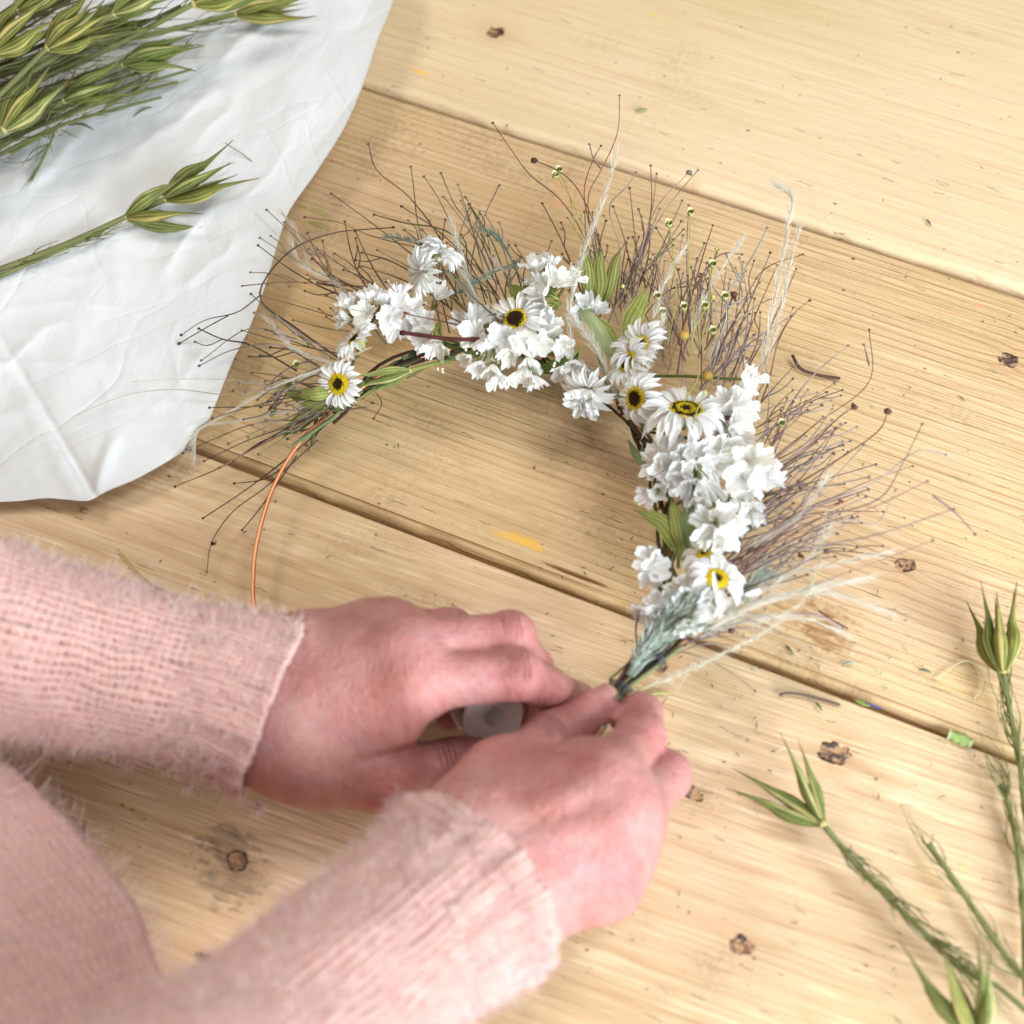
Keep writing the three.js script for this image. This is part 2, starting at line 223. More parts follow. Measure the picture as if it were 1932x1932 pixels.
// ---------------------------------------------------------------- dried seed heads (keeled pods ending in horns)
const GREEN = hexc(0x7b8640), GREEND = hexc(0x59652f), YEL = hexc(0xc2b878), STEMC = hexc(0x787a4c);
const podMats = [[1, 1, 1], [1.14, 1.02, 0.9], [0.85, 0.9, 0.85], [1.12, 1.1, 1.2]].map(([r, g, b]) => std({ color: lin(r * 0.87, g * 0.87, b * 0.87), vertexColors: true, roughness: 0.7, specularIntensity: 0.3 }));
const TIP = hexc(0x6f5a3a);
function podSegment(o) { // y along the pod, x outwards; unit length up to the shoulder
  const g = new Geo(), nT = 18, nA = 36, hl = o.horn;
  g.grid(nA, nT, (i, j) => {
    const t = j / nT, a = i / nA * 6.2832, body = t < 0.68 ? t / 0.68 : 1, horn = t < 0.68 ? 0 : (t - 0.68) / 0.32;
    const cy = body + horn * hl, cx = o.in + o.bulge * Math.sin(body * 2.4) * 0.9 + o.flare * body ** 2.2 + o.hornOut * horn ** 1.2 * hl;
    const wd = t < 0.68 ? o.wide * (0.30 + 0.95 * Math.sin(Math.min(1, body * 1.08) * 2.6)) : o.wide * 0.62 * (1 - horn) ** 1.7 + 0.016 * (1 - horn) + 0.004;
    const th = wd * (t < 0.68 ? 0.85 : 0.7), ca = Math.cos(a), sa = Math.sin(a), keel = Math.abs(ca) ** 3, vein = Math.max(0, Math.cos(a * 9)) ** 3 * (Math.abs(ca) < 0.9 ? 1 : 0);
    const x = cx + ca * th * (0.75 + 0.35 * keel + 0.10 * vein), z = sa * wd * (0.9 + 0.12 * Math.cos(2 * a)) + o.twist * horn * horn * hl, edge = Math.max(Math.abs(ca) > 0.965 ? 0.95 : 0, vein * 0.6) * (1 - 0.6 * horn);
    const mix = [0, 1, 2].map((k) => lerp(lerp(GREEN[k], GREEND[k], 0.5 + 0.5 * n2(t * 6 + o.sd, a)), YEL[k], edge) * (0.88 + 0.18 * n2(t * 11 + o.sd * 3, a * 2))).map((c, k) => lerp(c, TIP[k], ss(0.35, 0.9, horn) * 0.8));
    return [x, cy - 0.05 * keel * body, z, mix];
  });
  return g.build();
}
const SEG = { open: [0, 1, 2].map((k) => podSegment({ in: 0.04, bulge: 0.20, flare: 0.28, wide: 0.15, horn: 0.85, hornOut: 0.25, twist: 0.12 * (k - 1), sd: k })), vase: [0, 1, 2].map((k) => podSegment({ in: 0.05, bulge: 0.20, flare: 0.10, wide: 0.13, horn: 0.75, hornOut: 0.28, twist: 0.12 * (k - 1), sd: k + 4 })), slim: [0, 1, 2].map((k) => podSegment({ in: 0.03, bulge: 0.13, flare: 0.07, wide: 0.12, horn: 0.7, hornOut: 0.2, twist: 0.2 * (k - 1), sd: k + 8 })) };
function pod(parent, base, dir, len, n, kind, roll = 0, spread = 6.2832) {
  const o = new THREE.Group(); o.name = 'seed_pod'; parent.add(o); o.position.copy(base); o.quaternion.setFromUnitVectors(V(0, 1, 0), dir.clone().normalize()); o.scale.setScalar(len); o.scale.x *= rnd(0.86, 1.1); const pm = pick(podMats);
  for (let k = 0; k < n; k++) { const m = mesh('pod_segment', SEG[kind][k % 3], R() < 0.7 ? pm : pick(podMats), o); m.rotation.y = roll + k / n * spread + rnd(-0.12, 0.12); m.rotation.z = rnd(-0.14, 0.14); m.scale.set(rnd(0.85, 1.1), rnd(0.8, 1.12), rnd(0.75, 1.1)); }
  const g = new Geo(); bead(g, V(0, 0.01, 0), 0.11, YEL, 0.7); mesh('pod_collar', g.build(), pm, o); return o;
}
const stemMat = std({ vertexColors: true, roughness: 0.8, specularIntensity: 0.25 });
const sc = (c, f) => c.map((x) => x * f);
function stemGeo(pts, r0, r1, n = 26, c = STEMC) { const g = new Geo(), sp = smooth(pts, n); tube(g, sp, (t) => lerp(r0, r1, t) * (1 + 0.10 * n2(t * 14, r0 * 9e4)), 6, (t) => sc(c, 0.9 + 0.25 * n2(t * 9, c[0] * 50))); return g.build(); }
function wisps(parent, pts, n, len, spread, c = STEMC, towards = 1, h0 = 0.002) { // thread-like leaves along a stem
  const g = new Geo(), sp = smooth(pts, 40);
  for (let k = 0; k < n; k++) {
    const i = Math.floor(rnd(2, 36)), p = sp[i], d = sp[i + 3].clone().sub(sp[i]).normalize().multiplyScalar(towards), L = len * rnd(0.4, 1.1), side = V(-d.z, 0, d.x).multiplyScalar(rnd(-1, 1) * spread), e = d.clone().add(side).normalize();
    const q = [p.clone(), p.clone().addScaledVector(e, L * 0.4), p.clone().addScaledVector(d, L * 0.85).addScaledVector(e, L * 0.15)]; q[1].y = Math.max(h0, p.y + rnd(-0.002, 0.004)); q[2].y = Math.max(h0, p.y + rnd(-0.004, 0.006));
    const r = rnd(0.0002, 0.00045); tube(g, smooth(q, 7), (t) => r * (1 - 0.75 * t), 4, sc(c, rnd(0.75, 1.25)), false);
    if (R() < 0.6) { const m = q[1]; tube(g, smooth([m.clone(), m.clone().addScaledVector(e, L * 0.25).add(V(rnd(-1, 1) * L * 0.1, 0.001, rnd(-1, 1) * L * 0.1))], 3), (t) => r * 0.8 * (1 - 0.7 * t), 4, sc(c, rnd(0.8, 1.2)), false); }
  }
  const m = mesh('thread_leaves', g.build(), stemMat, parent); m.userData.kind = 'stuff'; return m;
}
{ // the single seed head lying on the paper
  const t = thing('dried_seed_stem', 'single dried seed head with two green horned pods lying alone on the white paper', 'dried flower');
  const A = [P(-60, 528, 0.006), P(0, 508, 0.007), P(120, 462, 0.009), P(236, 410, 0.011), P(312, 376, 0.014)];
  mesh('stem', stemGeo(A, 0.0011, 0.0012), stemMat, t);
  mesh('stem', stemGeo([P(-60, 548, 0.006), P(0, 521, 0.006), P(95, 480, 0.007), P(168, 448, 0.008), P(225, 416, 0.010)], 0.0009, 0.0007), stemMat, t);
  wisps(t, [P(20, 505, 0.006), P(110, 470, 0.007), P(200, 440, 0.007)], 16, 0.022, 0.5, sc(STEMC, 0.9), 1, 0.004);
  const dirOf = (x0, y0, h0, x1, y1, h1_) => P(x1, y1, h1_).sub(P(x0, y0, h0)).normalize();
  pod(t, P(238, 410, 0.011), dirOf(238, 410, 0.011, 350, 385, 0.015), 0.0185, 5, 'open', 0.6);
  pod(t, P(310, 376, 0.014), dirOf(310, 376, 0.014, 425, 325, 0.018), 0.0205, 5, 'vase', 0.2);
  const g = new Geo(); tube(g, smooth([P(425, 270, 0.014), P(470, 300, 0.012), P(490, 325, 0.010), P(478, 355, 0.008), P(440, 368, 0.006), P(425, 364, 0.006)], 18), 0.0002, 4, hexc(0x7b5d4c)); mesh('tendril', g.build(), stemMat, t);
}
{ // the heap at the far corner of the paper
  const heads = [[88, 92, 205, 12, 0.044, 'vase', 6], [445, 27, 600, 8, 0.016, 'slim', 5], [6, 246, 95, 160, 0.03, 'vase', 5], [365, 8, 470, -30, 0.035, 'slim', 5], [214, 26, 320, -30, 0.04, 'vase', 5], [120, 190, 250, 150, 0.022, 'slim', 4], [-20, 100, 80, 20, 0.05, 'vase', 5], [160, 60, 260, 30, 0.03, 'slim', 5], [30, 20, 110, -60, 0.055, 'vase', 5], [230, 120, 330, 95, 0.02, 'slim', 4]];
  heads.forEach(([x, y, tx, ty, h, kind, n], i) => {
    const t = thing('dried_seed_stem', 'green horned seed head in the heap of dried stems on the paper', 'dried flower', 'dried stems heaped on the paper');
    const b = P(x, y, h), d = P(tx, ty, h + 0.004).sub(b).normalize();
    pod(t, b, d, 0.02 * rnd(0.95, 1.12), n, kind, rnd(0, 6));
    const A = [b.clone(), b.clone().addScaledVector(d, -0.05).add(V(rnd(-0.004, 0.004), -h * 0.15, 0.006)), b.clone().addScaledVector(d, -0.17).add(V(-0.01, -h * 0.35, rnd(0, 0.02)))];
    mesh('stem', stemGeo(A.reverse(), 0.0014, 0.0012), stemMat, t);
    wisps(t, [A[0], A[1], A[2]], 16, 0.04, 0.7, sc(STEMC, rnd(0.7, 1.05)), 1, 0.006);
  });
  for (let i = 0; i < 26; i++) {
    const t = thing('bare_dried_stem', 'bare dark green stem in the heap of dried stems on the paper', 'dried stem', 'bare stems heaped on the paper');
    const y = rnd(10, 330), h = rnd(0.008, 0.055) * (1 - y / 700), L = rnd(0.045, 0.105), ang = rnd(0.45, 0.75), b = P(-70, y, h), d = V(Math.cos(ang), 0, -Math.sin(ang));
    const A = [b, b.clone().addScaledVector(d, L * 0.5).add(V(0, rnd(-0.002, 0.006), 0)), b.clone().addScaledVector(d, L).add(V(0, rnd(-0.004, 0.006), 0))]; A.forEach((p) => { p.y = Math.max(p.y, 0.007); });
    mesh('stem', stemGeo(A, rnd(0.0006, 0.0012), rnd(0.0004, 0.0008), 12, sc(STEMC, rnd(0.55, 0.95))), stemMat, t);
    wisps(t, A, 10, 0.034, 0.9, sc(STEMC, rnd(0.65, 1.0)), 1, 0.006);
  }
  const one = (label, pts, r) => { const t = thing('bare_dried_stem', label, 'dried stem'); mesh('stem', stemGeo(pts, r, r * 0.6, 20, sc(STEMC, 0.85)), stemMat, t); wisps(t, pts, 9, 0.02, 0.8, sc(STEMC, 0.8), 1, 0.005); };
  one('thin bare stem reaching out from the heap over the white paper', [P(-60, 290, 0.02), P(80, 235, 0.016), P(220, 185, 0.012), P(336, 155, 0.009)], 0.0011);
  one('short forked stem tip poking out above the heap on the paper', [P(200, 200, 0.012), P(265, 165, 0.012), P(300, 125, 0.010), P(360, 83, 0.008)], 0.0007);
  one('dark twisted stem drooping below the heap on the paper', [P(20, 290, 0.012), P(100, 250, 0.012), P(80, 300, 0.006), P(60, 340, 0.006)], 0.0007);
  for (const [a, b, c, d, l] of [[387, 145, 470, 107, 'curled dry leaf thread lying on the paper beside the heap'], [247, 224, 297, 202, 'short dry leaf thread lying on the paper between heap and single seed head'], [285, 258, 305, 285, 'tiny pale leaf thread lying on the paper above the single seed head'], [130, 237, 180, 247, 'dark leaf thread lying on the paper below the heap']]) {
    const g = new Geo(); tube(g, smooth([P(a, b, 0.005), P((a + c) / 2, (b + d) / 2 - 8, 0.006), P(c, d, 0.005)], 8), (t) => 0.0005 * Math.sin(0.3 + t * 2.7), 4, sc(STEMC, 0.75)); mesh('leaf_thread', g.build(), stemMat).userData = { label: l, category: 'leaf' };
  }
}
{ // loose seed heads at the window side of the table
  const dirOf = (a, b) => P(...b).sub(P(...a)).normalize();
  let t = thing('dried_seed_stem', 'tall vase-shaped seed head on a long leafy stem crossing the plank joint', 'dried flower');
  let A = [P(1990, 1720, 0.005), P(1940, 1560, 0.006), P(1925, 1450, 0.007), P(1907, 1350, 0.009), P(1892, 1268, 0.011)];
  mesh('stem', stemGeo(A, 0.0010, 0.0010), stemMat, t); wisps(t, A, 46, 0.028, 0.5, STEMC, 1); pod(t, P(1892, 1269, 0.011), dirOf([1892, 1269, 0.011], [1884, 1170, 0.016]), 0.0185, 6, 'vase', 0.3);
  t = thing('dried_seed_stem', 'seed head with two wide open pods on a feathery stem beside the dark knot', 'dried flower');
  A = [P(1990, 1960, 0.006), P(1880, 1860, 0.006), P(1811, 1826, 0.006), P(1752, 1768, 0.007), P(1625, 1641, 0.010), P(1556, 1560, 0.013)];
  mesh('stem', stemGeo(A, 0.0008, 0.0010, 40), stemMat, t); wisps(t, A.slice(2), 60, 0.026, 0.45, STEMC, -1);
  pod(t, P(1554, 1556, 0.013), dirOf([1554, 1556, 0.013], [1518, 1455, 0.022]), 0.0185, 2, 'vase', 1.2, 2.0); pod(t, P(1552, 1556, 0.013), dirOf([1552, 1556, 0.013], [1450, 1500, 0.014]), 0.018, 2, 'vase', 2.0, 2.0);
  t = thing('bare_dried_stem', 'cut leafy green stem without a pod lying right of the feathery seed head', 'dried stem');
  A = [P(1960, 1880, 0.005), P(1895, 1800, 0.006), P(1800, 1660, 0.007), P(1750, 1592, 0.008)]; mesh('stem', stemGeo(A, 0.0009, 0.0010), stemMat, t); wisps(t, A, 20, 0.024, 0.5, STEMC, 1);
  t = thing('dried_seed_stem', 'broad open seed head at the table corner below the two leafy stems', 'dried flower');
  A = [P(1880, 2050, 0.012), P(1860, 2000, 0.013), P(1845, 1962, 0.014)]; mesh('stem', stemGeo(A, 0.0013, 0.0013), stemMat, t); pod(t, P(1845, 1962, 0.014), dirOf([1845, 1962, 0.014], [1822, 1870, 0.024]), 0.0185, 5, 'open', 0.5);
  t = thing('bare_dried_stem', 'feathery green stem at the table edge under the tall seed head', 'dried stem');
  A = [P(1935, 1880, 0.004), P(1925, 1640, 0.005), P(1905, 1530, 0.006), P(1888, 1480, 0.006)]; mesh('stem', stemGeo(A, 0.0009, 0.0008), stemMat, t); wisps(t, A, 34, 0.024, 0.5, sc(STEMC, 0.9), 1);
}
// ---------------------------------------------------------------- the wreath
const wreath = thing('wreath', 'half-finished wreath of white dried flowers and twigs on a copper ring', 'wreath');
const RINGP = [[485, 1165, 10], [478, 1080, 10], [490, 1000, 11], [520, 910, 12], [570, 830, 14], [633, 770, 16], [699, 721, 17], [790, 675, 17], [890, 652, 17], [990, 655, 17], [1090, 690, 17], [1170, 760, 18], [1225, 850, 19], [1255, 950, 20], [1262, 1050, 21], [1245, 1150, 23], [1205, 1240, 26], [1155, 1322, 29], [1112, 1400, 20], [1030, 1470, 8], [880, 1505, 4], [760, 1485, 4], [650, 1405, 6], [555, 1290, 8]];
{
  const g = new Geo(); tube(g, smooth(RINGP.map(([x, y, h]) => P(x, y, h * 0.001)), 260, true), 0.00078, 10, null, false);
  const gg = g.build(); mesh('copper_ring', gg, new THREE.MeshPhysicalMaterial({ color: lin(0.70, 0.27, 0.13), metalness: 1, roughness: 0.4 }), wreath);
}
const ring = new THREE.CatmullRomCurve3(RINGP.slice(4, 18).map(([x, y, h]) => P(x, y, h * 0.001)), false, 'centripetal');
// twigs
const twigMat = std({ vertexColors: true, roughness: 0.85, specularIntensity: 0.25 });
const TW = [hexc(0x7a6658), hexc(0x8a776c), hexc(0x685848), hexc(0x97857c), hexc(0x7e7d5c), hexc(0x8a6a56)], TW_LIT = [hexc(0x93807e), hexc(0xa08f8b), hexc(0x8a6a60), hexc(0xb0a39e), hexc(0x80706a), hexc(0xa88474)];  // second palette: window light painted in as paler, lilac twig colours
function twigGeo(pts, r0, r1, c, head = 0.00065) {
  const g = new Geo(), sp = smooth(pts, Math.max(8, pts.length * 4)), kn = rnd(0, 9);
  tube(g, sp, (t) => lerp(r0, r1, t) * (1 + 0.25 * Math.max(0, n2(t * 11 + kn, 3))), 5, (t) => sc(c, 0.85 + 0.3 * n2(t * 7 + kn, 1)));
  if (head) { const e = sp[sp.length - 1]; bead(g, e, head * rnd(0.85, 1.25), sc(c, 0.62)); }
  for (let k = 0; k < 2; k++) { const i = Math.floor(rnd(2, sp.length - 2)); bead(g, sp[i], lerp(r0, r1, i / sp.length) * 1.55, sc(c, 0.8)); }
  return g;
}
function twig(pts, o = {}) { const c = o.c || pick(TW), g = twigGeo(pts, o.r0 || rnd(0.0002, 0.00042), o.r1 || rnd(0.00013, 0.00024), c, o.head); for (let fk = 0; fk < (o.fork || 0); fk++) { const sp = smooth(pts, 20), i = Math.floor(rnd(6, 16)), p = sp[i], d = sp[i + 3].clone().sub(p).normalize(), L = rnd(0.006, 0.016), s = V(-d.z, rnd(-0.2, 0.5), d.x).multiplyScalar(R() < 0.5 ? 0.55 : -0.55); tube(g, smooth([p.clone(), p.clone().addScaledVector(d, L * 0.5).addScaledVector(s, L * 0.5), p.clone().addScaledVector(d, L).addScaledVector(s, L * 0.6)], 6), (t) => 0.0003 * (1 - 0.3 * t), 4, c); bead(g, p.clone().addScaledVector(d, L).addScaledVector(s, L * 0.6), 0.0006, sc(c, 0.6)); } return mesh('twig', g.build(), twigMat, wreath); }
const px = (a) => a.map(([x, y, h]) => P(x, y, (h ?? 20) * 0.001));
const DARK = hexc(0x5a483f), RED = hexc(0x7d5a4c);
// the twigs one can follow one by one
[
  [[[700, 640, 20], [640, 560, 22], [600, 480, 24], [740, 430, 30]].slice(0, 0), {}],
  [[[660, 690, 18], [560, 620, 22], [490, 560, 28], [540, 480, 34], [620, 442, 34], [742, 429, 34]], { c: DARK, r0: 0.00048 }],
  [[[490, 558, 28], [450, 588, 24], [385, 605, 16], [342, 632, 12]], { c: DARK }], [[[430, 596, 22], [400, 612, 16], [338, 648, 8]], { c: DARK }],
  [[[600, 690, 20], [520, 650, 24], [440, 660, 22], [376, 690, 14]], {}], [[[560, 640, 22], [470, 620, 18], [380, 680, 12]], {}], [[[560, 700, 18], [470, 650, 20], [420, 640, 20], [375, 620, 18]], { c: DARK }], [[[420, 640, 20], [390, 652, 16], [368, 645, 14]], {}],
  [[[640, 700, 18], [540, 610, 24], [480, 590, 24], [455, 470, 20], [470, 440, 18]].slice(0, 3), {}],
  [[[720, 620, 18], [620, 520, 26], [560, 450, 26], [503, 396, 22]], {}], [[[700, 600, 20], [610, 500, 28], [580, 440, 28], [630, 370, 26], [640, 360, 26]].slice(0, 3), {}], [[[860, 560, 20], [800, 500, 26], [700, 420, 30], [625, 365, 30]], {}],
  [[[880, 560, 20], [830, 450, 30], [770, 370, 34], [710, 320, 34], [695, 272, 34]], { c: RED }], [[[820, 520, 22], [790, 430, 30], [780, 350, 32], [775, 314, 30]], { c: hexc(0x5a6044) }],
  [[[800, 470, 26], [700, 445, 28], [640, 420, 26], [575, 410, 22]], {}], [[[900, 560, 20], [870, 470, 28], [830, 380, 30], [800, 333, 30]], {}], [[[980, 590, 20], [930, 470, 28], [880, 360, 32], [866, 345, 32]].slice(0, 0), {}],
  [[[960, 580, 20], [900, 440, 30], [860, 390, 32], [832, 327, 32]], {}], [[[980, 600, 18], [930, 460, 28], [895, 400, 30], [878, 372, 28]], {}], [[[940, 560, 20], [850, 440, 28], [760, 420, 28], [706, 405, 26]], { c: hexc(0x696a4c) }],
  [[[990, 560, 20], [960, 480, 28], [905, 420, 30], [885, 385, 28]], { c: hexc(0x666a4c), fork: 1 }],
  [[[1120, 590, 20], [1110, 470, 32], [1060, 380, 38], [1000, 330, 40], [966, 285, 40], [930, 232, 40]], { c: RED }],
  [[[1150, 580, 20], [1130, 450, 34], [1085, 350, 42], [1045, 318, 42], [1008, 303, 42]], { c: DARK, head: 0.0014 }],
  [[[1120, 470, 32], [1110, 370, 40], [1135, 320, 42], [1165, 250, 42], [1169, 180, 42]], {}], [[[1135, 320, 42], [1120, 300, 42], [1112, 272, 42]], {}], [[[1115, 440, 34], [1102, 360, 40], [1120, 300, 42], [1134, 275, 42]], { c: RED }],
  [[[1160, 580, 20], [1170, 470, 32], [1150, 390, 38], [1185, 350, 40], [1200, 325, 40]], {}], [[[1190, 580, 20], [1210, 470, 32], [1240, 390, 38], [1300, 325, 40]], { head: 0.0013 }], [[[1200, 560, 22], [1220, 460, 32], [1260, 390, 38], [1317, 321, 40]], {}],
  [[[1180, 560, 22], [1200, 480, 30], [1195, 420, 34], [1188, 355, 36]], {}], [[[1185, 560, 22], [1210, 480, 30], [1214, 430, 34], [1205, 395, 34]], {}], [[[1260, 640, 22], [1300, 560, 30], [1360, 480, 36], [1400, 480, 36]], {}], [[[1280, 650, 22], [1310, 540, 32], [1330, 470, 36], [1345, 425, 38]], { c: RED }],
  [[[1270, 650, 22], [1285, 540, 30], [1260, 470, 34], [1238, 430, 34]], {}], [[[1290, 660, 22], [1330, 560, 32], [1345, 500, 36], [1355, 470, 36]], { c: RED }], [[[1340, 680, 22], [1370, 600, 32], [1370, 560, 36], [1415, 492, 40], [1448, 430, 40]], { c: hexc(0x9aa09a) }], [[[1372, 580, 34], [1400, 560, 34], [1370, 480, 34]], { c: hexc(0x9aa09a) }],
  [[[1340, 690, 22], [1390, 600, 32], [1440, 510, 40], [1515, 480, 40]], { c: RED }], [[[1350, 690, 22], [1380, 620, 30], [1440, 570, 34], [1480, 560, 34]], {}], [[[1330, 660, 22], [1370, 590, 30], [1385, 555, 34]], { c: RED, head: 0.0016 }],
  [[[1420, 800, 22], [1450, 720, 30], [1470, 640, 36], [1500, 590, 38], [1528, 567, 38]], { c: RED }], [[[1440, 840, 22], [1480, 780, 28], [1560, 740, 30], [1610, 768, 30]].slice(0, 3), {}], [[[1450, 870, 22], [1540, 800, 28], [1640, 720, 34], [1640, 622, 34]], { c: RED }], [[[1640, 690, 32], [1630, 650, 32], [1600, 700, 30]].slice(0, 2), {}],
  [[[1440, 900, 22], [1520, 850, 26], [1580, 790, 30], [1612, 768, 32]], { c: RED, head: 0.0012 }], [[[1430, 930, 22], [1500, 870, 26], [1590, 840, 28], [1620, 730, 28]].slice(0, 3), {}], [[[1420, 960, 24], [1560, 880, 34], [1660, 810, 40], [1675, 776, 40]], { c: RED, head: 0.0014 }],
  [[[1400, 1000, 24], [1520, 930, 34], [1640, 900, 42], [1720, 880, 46], [1765, 872, 46]].slice(0, 3), { c: TW_LIT[1] }], [[[1390, 1040, 26], [1530, 960, 38], [1650, 910, 46], [1735, 850, 50], [1785, 858, 50]], { c: TW_LIT[3] }], [[[1380, 1060, 26], [1540, 980, 40], [1660, 940, 48], [1700, 880, 50], [1740, 800, 50]], { c: TW_LIT[2] }],
  [[[1360, 1080, 28], [1520, 1000, 40], [1640, 960, 48], [1750, 908, 52]], { c: TW_LIT[5] }], [[[1350, 1110, 28], [1500, 1040, 40], [1650, 1010, 48], [1800, 960, 54], [1840, 1008, 52]].slice(0, 4), { c: TW_LIT[0] }], [[[1330, 1140, 28], [1480, 1080, 40], [1560, 1040, 46], [1600, 900, 48], [1590, 880, 48]].slice(0, 3), { c: TW_LIT[2], head: 0.0013 }],
  [[[1760, 935, 50], [1800, 965, 48], [1840, 1008, 46]], { c: TW_LIT[0] }], [[[1330, 1150, 28], [1480, 1120, 36], [1600, 1080, 42], [1760, 1020, 46]], { c: TW_LIT[5] }], [[[1480, 1040, 36], [1600, 980, 40], [1650, 990, 40], [1690, 925, 42]], { c: TW_LIT[3] }],
  [[[1320, 1200, 28], [1420, 1170, 30], [1540, 1160, 28], [1590, 1185, 22]], { c: TW_LIT[3] }], [[[1280, 1220, 28], [1340, 1200, 28], [1380, 1190, 26]], { c: TW_LIT[2], head: 0.0013 }], [[[1260, 1240, 28], [1330, 1215, 26], [1400, 1220, 24]], { c: TW_LIT[0] }], [[[1270, 1235, 28], [1340, 1190, 28], [1450, 1190, 26], [1530, 1222, 22]], { c: TW_LIT[1] }],
  [[[1290, 1000, 30], [1285, 900, 34], [1240, 800, 36]], { c: TW_LIT[0], r0: 0.00048 }], [[[1295, 1010, 30], [1300, 900, 36], [1330, 860, 36]], { c: TW_LIT[1] }], [[[1400, 870, 30], [1372, 810, 40], [1362, 790, 40]], { c: RED, head: 0.0017 }], [[[1420, 760, 26], [1300, 860, 38], [1230, 900, 38]], { c: TW_LIT[0] }],
  [[[1210, 1260, 28], [1200, 1180, 28], [1218, 1130, 30]], { c: hexc(0x6b4e52) }], [[[1270, 1180, 22], [1268, 1060, 26], [1280, 1030, 28]], {}],
  [[[620, 770, 16], [520, 820, 12], [420, 880, 8], [330, 918, 6]], { c: DARK }], [[[640, 775, 14], [560, 800, 14], [470, 830, 12], [385, 870, 8], [330, 920, 6]].slice(0, 4), { c: DARK }], [[[650, 770, 14], [560, 850, 10], [470, 920, 8], [383, 978, 6]], { c: DARK }], [[[600, 830, 10], [500, 920, 9], [440, 965, 7], [400, 1022, 5], [390, 1080, 4]], { c: DARK, head: 0.0005 }], [[[560, 860, 10], [490, 960, 8], [457, 1000, 6]], { c: DARK }], [[[540, 880, 10], [495, 905, 8], [442, 912, 8]], { c: DARK }],
  [[[600, 790, 14], [480, 800, 12], [400, 830, 10], [345, 855, 8]], { c: DARK }], [[[580, 810, 12], [500, 830, 12], [440, 870, 8]], { c: DARK }],
  [[[700, 700, 10], [760, 715, 10], [830, 680, 10], [890, 655, 10]], { c: RED }], [[[690, 720, 8], [720, 760, 6], [705, 790, 4]], { c: RED }], [[[960, 650, 30], [870, 615, 36], [760, 590, 34], [710, 568, 32]], { c: RED }], [[[1000, 640, 32], [900, 620, 38], [800, 575, 36]], { c: hexc(0x8a5b48), r0: 0.00048 }], [[[930, 640, 34], [850, 640, 38], [790, 632, 40], [760, 628, 40]], { c: hexc(0x5b2f2a), r0: 0.0009, r1: 0.0007, head: 0.0016 }], [[[980, 640, 34], [850, 520, 40], [795, 460, 40]], { c: hexc(0x73745c), r0: 0.0005 }],
].forEach(([a, o]) => { if (a.length > 1) twig(px(a), o); });
{ // the brown seed head and the fuller tips
  const g = new Geo(); for (let k = 0; k < 60; k++) { const p = jit(P(941, 602, 0.036), 0.0022); tube(g, [p, jit(p, 0.0011)], 0.00018, 3, pick([hexc(0x7a3d22), hexc(0x5c2a1a), hexc(0x9a5530)])); } mesh('brown_seed_head', g.build(), twigMat, wreath);
  for (const [x, y, h] of [[1008, 303, 42], [1300, 325, 40], [1385, 563, 34], [1372, 789, 40], [1675, 776, 40], [1585, 947, 42], [1510, 1048, 42], [1612, 768, 32], [403, 1023, 6], [760, 628, 40]]) { const g2 = new Geo(), c = pick([hexc(0x6b3526), hexc(0x54372c)]); for (let k = 0; k < 8; k++) bead(g2, jit(P(x, y, h * 0.001), 0.0009), rnd(0.0003, 0.0007), sc(c, rnd(0.7, 1.2))); mesh('twig_tip', g2.build(), twigMat, wreath); }
}
// finer twigs fanning out of each bunch
const fans = [ // x, y, spread px, angle from, to (degrees, image), length px from, to, count, palette
  [620, 700, 45, 150, 200, 90, 230, 26, TW], [640, 745, 30, 190, 232, 110, 260, 16, TW], [720, 590, 50, 120, 172, 90, 220, 26, TW], [860, 570, 60, 95, 150, 80, 210, 26, TW], [960, 560, 50, 90, 135, 60, 160, 16, TW],
  [1140, 560, 45, 68, 105, 80, 200, 26, TW], [1200, 560, 40, 55, 95, 70, 210, 20, TW], [1310, 660, 60, 58, 112, 90, 230, 44, TW_LIT], [1370, 690, 45, 45, 92, 90, 220, 26, TW_LIT],
  [1430, 830, 40, 30, 75, 90, 210, 20, TW_LIT], [1430, 920, 45, 18, 55, 90, 220, 24, TW_LIT], [1400, 1030, 50, 14, 48, 120, 300, 36, TW_LIT], [1350, 1120, 45, 2, 42, 120, 290, 28, TW_LIT], [1290, 1200, 30, -8, 35, 80, 220, 12, TW_LIT],
];
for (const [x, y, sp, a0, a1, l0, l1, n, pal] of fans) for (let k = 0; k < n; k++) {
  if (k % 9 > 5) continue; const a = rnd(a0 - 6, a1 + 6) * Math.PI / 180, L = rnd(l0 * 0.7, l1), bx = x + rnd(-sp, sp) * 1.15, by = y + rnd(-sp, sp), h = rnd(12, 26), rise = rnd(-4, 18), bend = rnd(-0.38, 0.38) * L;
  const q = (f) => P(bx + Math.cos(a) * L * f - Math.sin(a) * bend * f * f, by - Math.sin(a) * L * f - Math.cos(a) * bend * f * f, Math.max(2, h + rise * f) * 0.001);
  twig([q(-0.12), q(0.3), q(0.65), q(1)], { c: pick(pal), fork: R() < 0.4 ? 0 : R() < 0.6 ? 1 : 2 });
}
// green stems of the underlying bunches following the ring
{
  for (let k = 0; k < 46; k++) { const t0 = rnd(0, 0.8), t1 = Math.min(0.99, t0 + rnd(0.12, 0.25)), q = []; for (let i = 0; i <= 4; i++) q.push(jit(ring.getPoint(lerp(t0, t1, i / 4)), 0.0042).add(V(0, -0.001, 0))); const c = pick([STEMC, hexc(0x5a5a3a), hexc(0x4f4034), hexc(0x6f7f55), hexc(0x45352c)]); const g = new Geo(); tube(g, smooth(q, 10), rnd(0.0004, 0.0009), 5, c); mesh('bunch_stem', g.build(), stemMat, wreath); }
}
